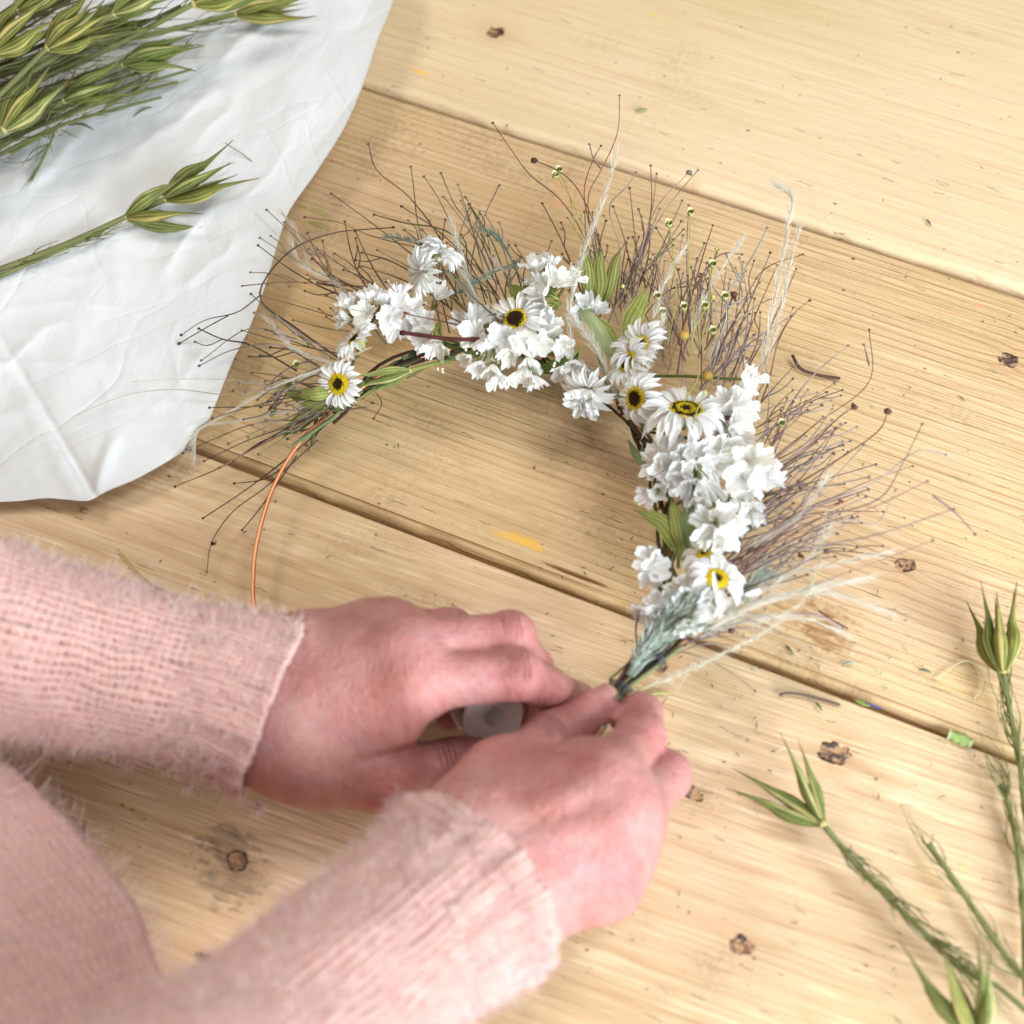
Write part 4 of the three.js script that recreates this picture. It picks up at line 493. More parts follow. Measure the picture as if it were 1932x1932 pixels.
{
  // more wisps trailing off the last bundle and between the twigs
  for (const q of [[[1340, 1170, 34], [1430, 1120, 38], [1520, 1060, 40], [1570, 990, 42]], [[1320, 1200, 32], [1420, 1165, 34], [1530, 1170, 32], [1600, 1200, 28]], [[1360, 1150, 34], [1470, 1090, 38], [1590, 1060, 40], [1680, 1040, 40]], [[1400, 1040, 30], [1500, 980, 36], [1560, 900, 40]], [[1300, 640, 28], [1330, 560, 34], [1380, 480, 38], [1400, 450, 38]], [[1230, 610, 30], [1250, 540, 34], [1290, 470, 38]], [[700, 600, 26], [640, 540, 30], [570, 500, 30], [545, 450, 28]], [[900, 560, 26], [870, 480, 32], [850, 420, 34]], [[640, 690, 22], [560, 660, 24], [500, 600, 24]]]) plume(q, 0.00016, 0.0065, 260, undefined, 0.4, 0.05);
  // grass awns and pale-green bells
  for (const q of [[[1260, 650, 30], [1275, 560, 36], [1270, 480, 38], [1262, 420, 38]], [[1320, 660, 28], [1335, 590, 34], [1340, 520, 36], [1352, 470, 36]], [[1300, 690, 28], [1310, 600, 34], [1300, 520, 36], [1303, 405, 38]], [[1120, 560, 30], [1090, 450, 36], [1072, 360, 40], [1055, 325, 40]], [[1130, 560, 30], [1105, 460, 36], [1080, 380, 40], [1048, 330, 40]], [[1290, 760, 40], [1320, 700, 40], [1305, 640, 40], [1345, 560, 38]], [[1200, 700, 40], [1230, 640, 42], [1175, 540, 44]], [[1300, 840, 40], [1310, 790, 44], [1330, 740, 44]]]) { const g = new Geo(); tube(g, smooth(px(q), 14), 0.0002, 4, hexc(0xa6a552)); bead(g, P(...q[q.length - 1].slice(0, 2), q[q.length - 1][2] * 0.001), 0.0009, hexc(0xb9bb6a), 1.5); mesh('grass_awn', g.build(), stemMat, wreath); }
  for (const [x, y, h] of [[1303, 402, 38], [1262, 423, 38], [1345, 500, 36], [1368, 560, 36], [1330, 578, 36], [1345, 625, 38], [1250, 590, 36], [1290, 580, 36], [1055, 322, 40], [1048, 332, 40], [1240, 560, 34], [1475, 800, 30], [560, 690, 24], [515, 782, 14]]) { const g = new Geo(); g.grid(9, 4, (i, j) => { const a = i / 9 * 6.2832, r = [0.0002, 0.0011, 0.0014, 0.0012, 0.0016][j] * (1 + 0.2 * Math.sin(a * 5) * (j / 4)), p = P(x, y, h * 0.001); return [p.x + Math.cos(a) * r, p.y + [-0.0014, -0.0008, 0, 0.001, 0.0016][j], p.z + Math.sin(a) * r, j > 2 ? hexc(0xd9d2a6) : hexc(0xa9b163)]; }); mesh('pale_bell', g.build(), stemMat, wreath); }
  for (const [x, y] of [[1335, 710], [1290, 632]]) { const b = new Geo(), p = P(x, y, 0.036); b.grid(12, 8, (i, j) => { const a = i / 12 * 6.2832, f = j / 8 * Math.PI; return [p.x + Math.cos(a) * Math.sin(f) * 0.0021, p.y + Math.cos(f) * 0.0019, p.z + Math.sin(a) * Math.sin(f) * 0.0021, j < 4 ? hexc(0xb08a4a) : hexc(0x8c8a50)]; }); mesh('round_bud', b.build(), stemMat, wreath); }
}
// ---------------------------------------------------------------- the maker: two hands and a pink knitted sweater
const person = thing('person', 'person in a fuzzy pink knitted sweater binding the wreath with both hands', 'person');
const smin = (a, b, k) => { const h = Math.max(k - Math.abs(a - b), 0) / k; return Math.min(a, b) - h * h * k * 0.25; };
function cone(p, a, b, ra, rb) { const bx = b.x - a.x, by = b.y - a.y, bz = b.z - a.z, px_ = p.x - a.x, py = p.y - a.y, pz = p.z - a.z, t = clamp((px_ * bx + py * by + pz * bz) / (bx * bx + by * by + bz * bz), 0, 1), x = px_ - bx * t, y = py - by * t, z = pz - bz * t; return Math.sqrt(x * x + y * y + z * z) - (ra + (rb - ra) * t); }
function surfaceNet(f, mn, mx, cell) {
  const nx = Math.ceil((mx.x - mn.x) / cell), ny = Math.ceil((mx.y - mn.y) / cell), nz = Math.ceil((mx.z - mn.z) / cell), sx = nx + 1, sy = ny + 1, D = new Float32Array(sx * sy * (nz + 1)), p = V(0, 0, 0), id = (i, j, k) => (k * sy + j) * sx + i;
  for (let k = 0; k <= nz; k++) for (let j = 0; j <= ny; j++) for (let i = 0; i <= nx; i++) { p.set(mn.x + i * cell, mn.y + j * cell, mn.z + k * cell); D[id(i, j, k)] = f(p); }
  const vi = new Int32Array(nx * ny * nz).fill(-1), vid = (i, j, k) => (k * ny + j) * nx + i, P_ = [], I = [];
  const E = [[0, 1], [2, 3], [4, 5], [6, 7], [0, 2], [1, 3], [4, 6], [5, 7], [0, 4], [1, 5], [2, 6], [3, 7]];
  for (let k = 0; k < nz; k++) for (let j = 0; j < ny; j++) for (let i = 0; i < nx; i++) {
    const c = []; let neg = 0; for (let q = 0; q < 8; q++) { const d = D[id(i + (q & 1), j + ((q >> 1) & 1), k + (q >> 2))]; c.push(d); if (d < 0) neg++; } if (!neg || neg === 8) continue;
    let x = 0, y = 0, z = 0, n = 0; for (const [a, b] of E) if ((c[a] < 0) !== (c[b] < 0)) { const t = c[a] / (c[a] - c[b]); x += (a & 1) + ((b & 1) - (a & 1)) * t; y += ((a >> 1) & 1) + (((b >> 1) & 1) - ((a >> 1) & 1)) * t; z += (a >> 2) + ((b >> 2) - (a >> 2)) * t; n++; }
    vi[vid(i, j, k)] = P_.length; P_.push(V(mn.x + (i + x / n) * cell, mn.y + (j + y / n) * cell, mn.z + (k + z / n) * cell));
  }
  for (let k = 1; k < nz; k++) for (let j = 1; j < ny; j++) for (let i = 1; i < nx; i++) {
    const d0 = D[id(i, j, k)] < 0, put = (a, b, c, d, fl) => { if (a < 0 || b < 0 || c < 0 || d < 0) return; fl ? I.push(a, b, c, a, c, d) : I.push(a, c, b, a, d, c); };
    if (d0 !== (D[id(i + 1, j, k)] < 0)) put(vi[vid(i, j - 1, k - 1)], vi[vid(i, j, k - 1)], vi[vid(i, j, k)], vi[vid(i, j - 1, k)], d0);
    if (d0 !== (D[id(i, j + 1, k)] < 0)) put(vi[vid(i - 1, j, k - 1)], vi[vid(i - 1, j, k)], vi[vid(i, j, k)], vi[vid(i, j, k - 1)], d0);
    if (d0 !== (D[id(i, j, k + 1)] < 0)) put(vi[vid(i - 1, j - 1, k)], vi[vid(i, j - 1, k)], vi[vid(i, j, k)], vi[vid(i - 1, j, k)], d0);
  }
  const nor = [], e = 0.0004, grad = (q) => { const g = V(f(p.set(q.x + e, q.y, q.z)) - f(p.set(q.x - e, q.y, q.z)), f(p.set(q.x, q.y + e, q.z)) - f(p.set(q.x, q.y - e, q.z)), f(p.set(q.x, q.y, q.z + e)) - f(p.set(q.x, q.y, q.z - e))); return g.divideScalar(2 * e); };
  for (const q of P_) { for (let it = 0; it < 2; it++) { const g = grad(q), l = g.lengthSq(); if (l > 0.05) q.addScaledVector(g, -clamp(f(q) / l, -cell * 0.5, cell * 0.5)); } nor.push(grad(q).normalize()); }
  return { pos: P_, nor, idx: I };
}
function handField(o) {
  const B = (l) => l.map((x) => x);
  return (p) => {
    let d = 1; for (const [a, b, ra, rb, k] of o.palm) { const e = cone(p, a, b, ra, rb); d = d > 0.5 ? e : smin(d, e, k || 0.010); }
    let fd = 1; for (const ch of o.fingers) { let e = 1; for (const [a, b, ra, rb] of ch) { const q = cone(p, a, b, ra, rb); e = e > 0.5 ? q : smin(e, q, 0.0035); } fd = fd > 0.5 ? e : smin(fd, e, 0.0006); }
    d = smin(d, fd, 0.003);
    if (o.thumb) { let e = 1; for (const [a, b, ra, rb] of o.thumb) { const q = cone(p, a, b, ra, rb); e = e > 0.5 ? q : smin(e, q, 0.006); } d = smin(d, e, o.thumbK || 0.006); }
    for (const [a, r, k] of o.bumps || []) { const q = Math.hypot(p.x - a.x, p.y - a.y, p.z - a.z) - r; d = smin(d, q, k || 0.006); }
    for (const [a, b] of o.tendons) d = smin(d, cone(p, a, b, 0.0022, 0.0030), 0.005);
    for (const [a, b, dep, wd] of o.creases || []) { const q = cone(p, a, b, 0, 0); d += dep * Math.exp(-q * q / (wd * wd)); }
    return d;
  };
}
const chain = (...j) => { const o = []; for (let i = 0; i < j.length - 1; i++) o.push([j[i][0], j[i + 1][0], j[i][1], j[i + 1][1]]); return o; };
const J = (zx, zy, h, r) => [Z(zx, zy, h * 0.001), r * 0.001];
// left hand (reaching in from the left edge)
const LH = (() => {
  const iM = J(765, 415, 56, 9.8), iP = J(1165, 388, 55, 7.5), iD = J(1275, 440, 36, 6.7), iT = J(1375, 466, 22, 5.3);
  const mM = J(718, 280, 56, 9.6), mP = J(1135, 240, 52, 7.5), mD = J(1215, 362, 30, 6.7), mT = J(1195, 512, 13, 6.4);
  const rM = J(670, 240, 47, 9.5), rP = J(905, 222, 41, 7.5), rD = J(960, 360, 20, 7), rT = J(905, 525, 12, 6.2);
  const pM = J(600, 236, 36, 9), pP = J(760, 270, 24, 7.2), pD = J(800, 380, 12, 6.3), pT = J(790, 470, 9, 5.8);
  const tC = J(430, 690, 36, 14), tM = J(648, 765, 29, 10.4), tI = J(930, 738, 22, 8.6), tT = J(1120, 700, 17, 7.2), wr = J(320, 620, 38, 17), wu = J(320, 380, 38, 15.5), fr = J(-60, 470, 46, 16);
  return { palm: [[wr[0], iM[0], wr[1], 0.0125], [wu[0], pM[0], wu[1], 0.0115], [J(330, 500, 40, 1)[0], mM[0], 0.018, 0.012], [wu[0], rM[0], 0.015, 0.012], [wr[0], wu[0], 0.0165, 0.0155], [wr[0], tC[0], 0.0165, 0.014], [tC[0], tM[0], 0.014, 0.0105], [J(470, 640, 36, 1)[0], J(690, 560, 44, 1)[0], 0.0125, 0.008], [fr[0], wr[0], 0.016, 0.0145, 0.014], [fr[0], wu[0], 0.016, 0.0135, 0.014]],
    fingers: [chain(iM, iP, iD, iT), chain(mM, mP, mD, mT), chain(rM, rP, rD, rT), chain(pM, pP, pD, pT)], thumb: chain(tC, tM, tI, tT), thumbK: 0.005,
    bumps: [[J(735, 300, 60, 1)[0], 0.0085, 0.008], [J(770, 420, 60, 1)[0], 0.0085, 0.008], [J(672, 230, 52, 1)[0], 0.008, 0.008], [J(604, 228, 40, 1)[0], 0.0078, 0.008], [J(1162, 384, 57, 1)[0], 0.0070, 0.003], [J(1130, 232, 54, 1)[0], 0.0069, 0.003], [J(650, 790, 32, 1)[0], 0.0088, 0.006]],
    tendons: [[J(430, 460, 55, 1)[0], J(742, 412, 65, 1)[0]], [J(430, 400, 53.5, 1)[0], J(700, 284, 64.5, 1)[0]], [J(430, 350, 50, 1)[0], J(655, 236, 55.5, 1)[0]]],
    creases: [[J(560, 705, 46, 1)[0], J(700, 655, 42, 1)[0], 0.0016, 0.0035]],
    joints: { iM, iP, iD, iT, mM, mP, rM, rP, pM, tM, tI, tT, mD, rT }, wrist: wr };
})();
// right hand (lower, holding the bundle between thumb and index finger)
const RH = (() => {
  const iM = J(1490, 800, 58, 10.6), iP = J(1628, 628, 39, 7.8), iD = J(1632, 540, 27, 6.9), iT = J(1572, 548, 24, 5.8);
  const mM = J(1568, 925, 57, 10.2), mP = J(1726, 772, 35, 7.7), mD = J(1690, 810, 16, 7.2), mT = J(1610, 800, 10, 6.6);
  const rM = J(1530, 1065, 50, 9.6), rP = J(1580, 985, 28, 7.8), rD = J(1560, 1000, 12, 6.8), rT = J(1490, 970, 9, 6.2);
  const pM = J(1490, 1195, 42, 9), pP = J(1530, 1130, 24, 7.2), pD = J(1500, 1130, 12, 6.4), pT = J(1440, 1080, 9, 5.8);
  const tC = J(1000, 945, 45, 13), tM = J(1088, 772, 41, 9.8), tI = J(1290, 622, 38, 7.0), tT = J(1468, 508, 34, 6.0), wr = J(985, 1010, 52, 13.5), wu = J(1140, 1240, 50, 12), fr = J(720, 1445, 76, 16);
  return { palm: [[wr[0], iM[0], 0.0145, 0.0125], [wu[0], pM[0], 0.0122, 0.0105], [J(1060, 1130, 52, 1)[0], mM[0], 0.016, 0.0125], [J(1120, 1220, 52, 1)[0], rM[0], 0.016, 0.0115], [wr[0], wu[0], 0.014, 0.0125], [wr[0], tC[0], 0.014, 0.0128], [tC[0], tM[0], 0.0128, 0.0105], [J(1120, 860, 46, 1)[0], J(1400, 760, 50, 1)[0], 0.0125, 0.0105], [fr[0], wr[0], 0.015, 0.0125, 0.012], [fr[0], wu[0], 0.015, 0.0115, 0.012]],
    fingers: [chain(iM, iP, iD, iT), chain(mM, mP, mD, mT), chain(rM, rP, rD, rT), chain(pM, pP, pD, pT)], thumb: chain(tC, tM, tI, tT), thumbK: 0.006,
    bumps: [[J(1505, 785, 63, 1)[0], 0.0088, 0.008], [J(1572, 915, 62, 1)[0], 0.0085, 0.008], [J(1535, 1060, 54, 1)[0], 0.008, 0.008], [J(1494, 1190, 46, 1)[0], 0.0078, 0.007], [J(1634, 622, 42, 1)[0], 0.0069, 0.003], [J(1730, 766, 38, 1)[0], 0.0069, 0.003]],
    tendons: [[J(1070, 985, 64.5, 1)[0], J(1478, 800, 68.8, 1)[0]], [J(1120, 1060, 66, 1)[0], J(1555, 922, 68, 1)[0]], [J(1150, 1160, 62, 1)[0], J(1515, 1060, 60, 1)[0]]],
    creases: [[J(1120, 780, 55, 1)[0], J(1330, 700, 53, 1)[0], 0.0012, 0.004]],
    joints: { iM, iP, iD, iT, mM, mP, rM, pM, tM, tI, tT }, wrist: wr };
})();
const HX0 = -0.09, HZ0 = 0.0, HS = 0.22; // plan that the skin texture covers
{
  const crs = []; // knuckle creases: centre, direction along the finger, number, half width
  const addC = (h, a, b, n, gap, wd, s, off = 0) => { const p = h.joints[a][0], d = p.clone().sub(h.joints[b][0]); const l = Math.hypot(d.x, d.z); crs.push({ x: p.x + d.x / l * off, z: p.z + d.z / l * off, dx: d.x / l, dz: d.z / l, n, gap, wd, s }); };
  addC(LH, 'iP', 'iM', 5, 0.0015, 0.0075, 1); addC(LH, 'mP', 'mM', 5, 0.0014, 0.0065, 0.8); addC(LH, 'iD', 'iP', 3, 0.0011, 0.006, 0.6); addC(LH, 'tI', 'tM', 7, 0.0017, 0.0085, 1); addC(LH, 'iM', 'iP', 6, 0.0022, 0.008, 0.35, -0.004); addC(RH, 'iP', 'iM', 4, 0.0014, 0.006, 0.6); addC(RH, 'tI', 'tM', 5, 0.0014, 0.006, 0.7); addC(RH, 'mP', 'mM', 4, 0.0014, 0.006, 0.5);
  const crease = (x, z) => { let v = 0; for (const c of crs) { const ax = (x - c.x) * c.dx + (z - c.z) * c.dz, lx = -(x - c.x) * c.dz + (z - c.z) * c.dx; if (Math.abs(ax) > c.gap * c.n || Math.abs(lx) > c.wd) continue; const w = ax + 0.0004 * n2(lx * 420 + c.x * 90, ax * 300) + lx * lx * 12, k = Math.round(w / c.gap); if (Math.abs(k) > c.n / 2) continue; const dd = (w - k * c.gap) / 0.00017, len = 1 - ss(0.45, 1, Math.abs(lx) / c.wd + 0.35 * h1(k + 40, c.n)); v = Math.max(v, Math.exp(-dd * dd) * len * c.s * (0.5 + 0.5 * h1(k + 9, c.n))); } return v; };
  const cellLines = (x, z) => { const s = 900, a = Math.abs(n2(x * s, z * s * 0.8)), b = Math.abs(n2(x * s * 0.7 + 40, z * s + 9)); return Math.min(a, b); };
  const at = (u, v) => [HX0 + u * HS, HZ0 + v * HS];
  const bump = tex(1400, 1400, (u, v, o) => { const [x, z] = at(u, v); const b = 0.60 + 0.12 * fbm(x * 200, z * 200, 3) + 0.22 * cellLines(x, z) - 0.6 * crease(x, z); o[0] = o[1] = o[2] = b; }, false, THREE.ClampToEdgeWrapping);
  const colr = tex(1400, 1400, (u, v, o) => { const [x, z] = at(u, v), m = fbm(x * 95, z * 95, 4), m2 = fbm(x * 420 + 7, z * 420, 3), c = crease(x, z), fr = ss(0.72, 0.8, n2(x * 700, z * 700)) * 0.4, vn = Math.max(0, 1 - Math.abs(n2((x + z * 0.4) * 22 + 3, (z - x * 0.15) * 75 + 1.5)) * 9); o[0] = 0.73 + 0.035 * m + 0.025 * m2 - 0.03 * vn - 0.06 * c - 0.04 * fr; o[1] = 0.512 + 0.07 * m + 0.045 * m2 - 0.015 * vn - 0.14 * c - 0.07 * fr; o[2] = 0.478 + 0.07 * m + 0.045 * m2 + 0.005 * vn - 0.12 * c - 0.07 * fr; }, true, THREE.ClampToEdgeWrapping);
  const skin = new THREE.MeshPhysicalMaterial({ map: colr, bumpMap: bump, bumpScale: 0.0016, roughness: 0.45, specularIntensity: 0.45, vertexColors: true, sheen: 0.25, sheenColor: lin(1, 0.75, 0.68), sheenRoughness: 0.5 });
  const geos = [];
  for (const [h, side] of [[LH, 0], [RH, 1]]) {
    const f = handField(h), pts = [...h.palm.flatMap((q) => [q[0], q[1]]), ...h.fingers.flat().flatMap((q) => [q[0], q[1]]), ...h.thumb.flatMap((q) => [q[0], q[1]])], bb = new THREE.Box3().setFromPoints(pts).expandByScalar(0.026);
    const { pos, nor, idx } = surfaceNet(f, bb.min, bb.max, 0.0014), g = new THREE.BufferGeometry(), p = new Float32Array(pos.length * 3), n = new Float32Array(pos.length * 3), c = new Float32Array(pos.length * 3), u = new Float32Array(pos.length * 2);
    // flushed skin over knuckles and fingertips
    const fl = Object.entries(h.joints).map(([k, j]) => [j[0], j[1] * (k[1] === 'T' ? 1.5 : k[1] === 'M' ? 1.25 : 1.35), k[1] === 'T' ? 0.9 : k[1] === 'M' ? 0.45 : 0.7]);
    pos.forEach((q, i) => {
      q.toArray(p, i * 3); nor[i].toArray(n, i * 3); let r = 0; for (const [a, rr, s] of fl) r = Math.max(r, s * Math.exp(-Math.max(0, q.distanceTo(a) - rr) / 0.0055)); r *= 0.75 + 0.5 * n3(q.x * 190, q.y * 190, q.z * 190); r = clamp(r, 0, 1);
      const m = n3(q.x * 70 + 5, q.y * 70, q.z * 70); c[i * 3] = 1 - 0.03 * r + 0.02 * m; c[i * 3 + 1] = 1 - 0.22 * r + 0.05 * m; c[i * 3 + 2] = 1 - 0.16 * r + 0.05 * m; u[i * 2] = (q.x - HX0) / HS; u[i * 2 + 1] = (q.z - HZ0) / HS;
    });
    g.setAttribute('position', new THREE.BufferAttribute(p, 3)); g.setAttribute('normal', new THREE.BufferAttribute(n, 3)); g.setAttribute('color', new THREE.BufferAttribute(c, 3)); g.setAttribute('uv', new THREE.BufferAttribute(u, 2)); g.setIndex(idx); geos.push(g);
  }
  // finger nails, joined into the same body
  const nail = (tip, before, up, w, l, back) => { const d = tip[0].clone().sub(before[0]).normalize(), u2 = up.clone().addScaledVector(d, -up.dot(d)).normalize(), s = d.clone().cross(u2), g = new Geo(), r = tip[1]; g.grid(8, 10, (i, j) => { const a = (i / 8 * 2 - 1) * 0.95, t = j / 10, cc = tip[0].clone().addScaledVector(d, -back + t * l), k = 1 - 0.25 * (1 - Math.sqrt(Math.max(0, 1 - (t * 2 - 1) ** 4))), rr = r * 1.015 * (1 - 0.10 * t) + 0.0002, q = cc.addScaledVector(u2, Math.cos(a * k) * rr).addScaledVector(s, Math.sin(a * k) * rr * w); return [q.x, q.y, q.z, t > 0.86 ? [1.0, 1.08, 1.1] : [0.98, 0.90, 0.92], 0.02, 0.02]; }); return g.build(); };
  geos.push(nail(LH.joints.iT, LH.joints.iD, N(0.6, 0.7, 0.35), 0.95, 0.0085, 0.003)); geos.push(nail(RH.joints.tT, RH.joints.tI, N(-0.35, 0.75, 0.5), 0.95, 0.0095, 0.0035)); geos.push(nail(LH.joints.tT, LH.joints.tI, N(0.2, 0.3, 0.9), 0.95, 0.009, 0.003));
  const body = mesh('body', mergeGeometries(geos), skin, person); body.userData.label = 'bare hands with flushed knuckles, right thumb and finger pinching the stem bundle';
}
// ---- sweater
const sweater = new THREE.Group(); sweater.name = 'sweater'; person.add(sweater);
const YARN = [0.865, 0.70, 0.655];
const stitch = (u, v) => { let h = 0; for (const s of [-1, 1]) for (const dv of [-1, 0, 1]) { const x = (u - 0.5) * s, y = v - dv, a = x - 0.25, b = y - 0.5 + a * 1.5, d = Math.hypot(a / 0.23, b / 0.40); h = Math.max(h, Math.exp(-d * d * 1.1)); } return h; };
// depth of the holes between the knitted columns, in stitches
const gapAt = (cu, cv) => { const su = cu - Math.floor(cu), sv = cv - Math.floor(cv), ci = Math.round(cu), cj = Math.floor(cv), du = Math.min(su, 1 - su), d = 0.65 + 0.35 * Math.cos((sv - 0.5) * 6.2832); return clamp(Math.exp(-(du * du) / 0.030) * d * (0.45 + 0.8 * h1(ci, cj)), 0, 1); };
const knitB = tex(1024, 1024, (u, v, o) => { const k = 16, h = stitch((u * k) % 1, (v * k) % 1) * (0.85 + 0.25 * h1(Math.floor(u * k), Math.floor(v * k))) + 0.20 * n2(u * 160, v * 160); o[0] = o[1] = o[2] = 0.35 + 0.45 * h; }, false);
const knitC = tex(512, 512, (u, v, o) => { const m = 0.5 * n2(u * 7, v * 7) + 0.4 * n2(u * 31, v * 31) + 0.6 * n2(u * 150, v * 150); o[0] = YARN[0] + 0.02 * m; o[1] = YARN[1] + 0.035 * m; o[2] = YARN[2] + 0.035 * m; }, true);
const wool = std({ map: knitC, bumpMap: knitB, bumpScale: 0.0012, roughness: 0.95, specularIntensity: 0.15, sheen: 0.7, sheenColor: lin(0.95, 0.80, 0.77), sheenRoughness: 0.6 });
const hairMat = std({ vertexColors: true, roughness: 0.9, specularIntensity: 0.1, transmission: 0.3 });
function fuzz(g, p, n, L, c) { const t = V(rnd(-1, 1), rnd(-1, 1), rnd(-1, 1)), d = n.clone().multiplyScalar(0.55).add(t.multiplyScalar(0.75)).normalize(), m = p.clone().addScaledVector(d, L * 0.5), bend = V(rnd(-1, 1), rnd(-1, 1), rnd(-1, 1)).multiplyScalar(0.5), e = m.clone().addScaledVector(d.add(bend).normalize(), L * 0.5), s = d.clone().cross(V(rnd(-1, 1), rnd(-1, 1), rnd(-1, 1))).normalize().multiplyScalar(rnd(0.00005, 0.00009)), a = g.v(p.x - s.x, p.y - s.y, p.z - s.z, c), b = g.v(p.x + s.x, p.y + s.y, p.z + s.z, c), c2 = g.v(m.x + s.x, m.y + s.y, m.z + s.z, c), d2 = g.v(m.x - s.x, m.y - s.y, m.z - s.z, c), e2 = g.v(e.x, e.y, e.z, c); g.quad(a, b, c2, d2); g.i.push(d2, c2, e2); }
function knitTube(name, axis, radF, o) { // axis points, radius(t, angle)
  const nL = o.nL || 110, nA = o.nA || 150, sp = smooth(axis, nL), { T, A, B } = frames(sp), g = new Geo(), nrm = []; let s = 0; const acc = sp.map((p, i) => (i ? (s += p.distanceTo(sp[i - 1])) : 0));
  g.grid(nA, nL, (i, j) => { const a = (i % nA) / nA * 6.2832, t = j / nL, p = sp[j], r0 = radF(t, a, acc[j]), qx = p.x + (A[j].x * Math.cos(a) + B[j].x * Math.sin(a)) * r0, qy = p.y + (A[j].y * Math.cos(a) + B[j].y * Math.sin(a)) * r0, qz = p.z + (A[j].z * Math.cos(a) + B[j].z * Math.sin(a)) * r0, cu = i / nA * o.cols + 0.4 * n2(i / nA * 22, acc[j] * 90) * (i % nA ? 1 : 1), cv = acc[j] / o.row + 0.8 * n2(i / nA * 16 + 7, acc[j] * 60), r = r0 + 0.0022 * n3(qx * 30, qy * 30, qz * 30) + 0.0011 * n3(qx * 75 + 9, qy * 75, qz * 75) - (o.deep || 0.0026) * gapAt(cu, cv), x = Math.cos(a) * r * (o.ax || 1), y = Math.sin(a) * r * (o.ay || 1), sk = o.skew ? o.skew(t, a) : 0; return [p.x + A[j].x * x + B[j].x * y + T[j].x * sk, p.y + A[j].y * x + B[j].y * y + T[j].y * sk, p.z + A[j].z * x + B[j].z * y + T[j].z * sk, null, cu / 16, cv / 16]; });
  if (o.turn) { // hem turned inwards
    const base = g.p.length / 3, last = nL * (nA + 1); for (let k = 1; k <= 3; k++) for (let i = 0; i <= nA; i++) { const q = (last + i) * 3, c = sp[nL], f = [0.955, 0.87, 0.84][k - 1], b = [0.0012, 0.0002, -0.009][k - 1]; g.v(c.x + (g.p[q] - c.x) * f + T[nL].x * b, c.y + (g.p[q + 1] - c.y) * f + T[nL].y * b, c.z + (g.p[q + 2] - c.z) * f + T[nL].z * b, null, g.u[(last + i) * 2], g.u[(last + i) * 2 + 1] + 0.02 * k); }
    for (let k = 0; k < 3; k++) for (let i = 0; i < nA; i++) { const lo = k ? base + (k - 1) * (nA + 1) + i : last + i, hi = base + k * (nA + 1) + i; g.quad(lo, lo + 1, hi + 1, hi); }
  }
  const geo = g.build(), m = mesh(name, geo, o.mat || wool, sweater);
  const H = new Geo(), P_ = geo.attributes.position, Nn = geo.attributes.normal; let flip = 1; { const q = V(0, 0, 0).fromBufferAttribute(P_, 0), c = sp[0], nn = V(0, 0, 0).fromBufferAttribute(Nn, 0); if (q.sub(c).dot(nn) < 0) flip = -1; }
  const cnt = nL * (nA + 1); for (let k = 0; k < o.hairs; k++) { const i = Math.floor(R() * cnt), w = i + nA + 1, f = R(), p = V(0, 0, 0).fromBufferAttribute(P_, i).lerp(V(0, 0, 0).fromBufferAttribute(P_, Math.min(w, P_.count - 1)), f), n = V(0, 0, 0).fromBufferAttribute(Nn, i).multiplyScalar(flip); fuzz(H, p, n, rnd(0.0024, 0.007) * (R() < 0.08 ? 1.8 : 1), [0.84, 0.66, 0.62].map((x) => x * rnd(0.85, 1.12))); }
  const hm = mesh('fuzz', H.build(), hairMat, m); hm.userData.kind = 'stuff'; return m;
}
const rib = (a, n, d) => d * (0.7 + 0.5 * n2(a * 3, n)) * Math.tanh(2.2 * Math.sin(a * n + 0.5 * n2(a * 2.3, 4)));
const fold = (t, a, sd, s) => s * (n2(Math.cos(a) * 1.3 + sd, Math.sin(a) * 1.3 + t * 5) + 0.5 * n2(Math.cos(a) * 2.2 + sd + 9, Math.sin(a) * 2.2 + t * 12));
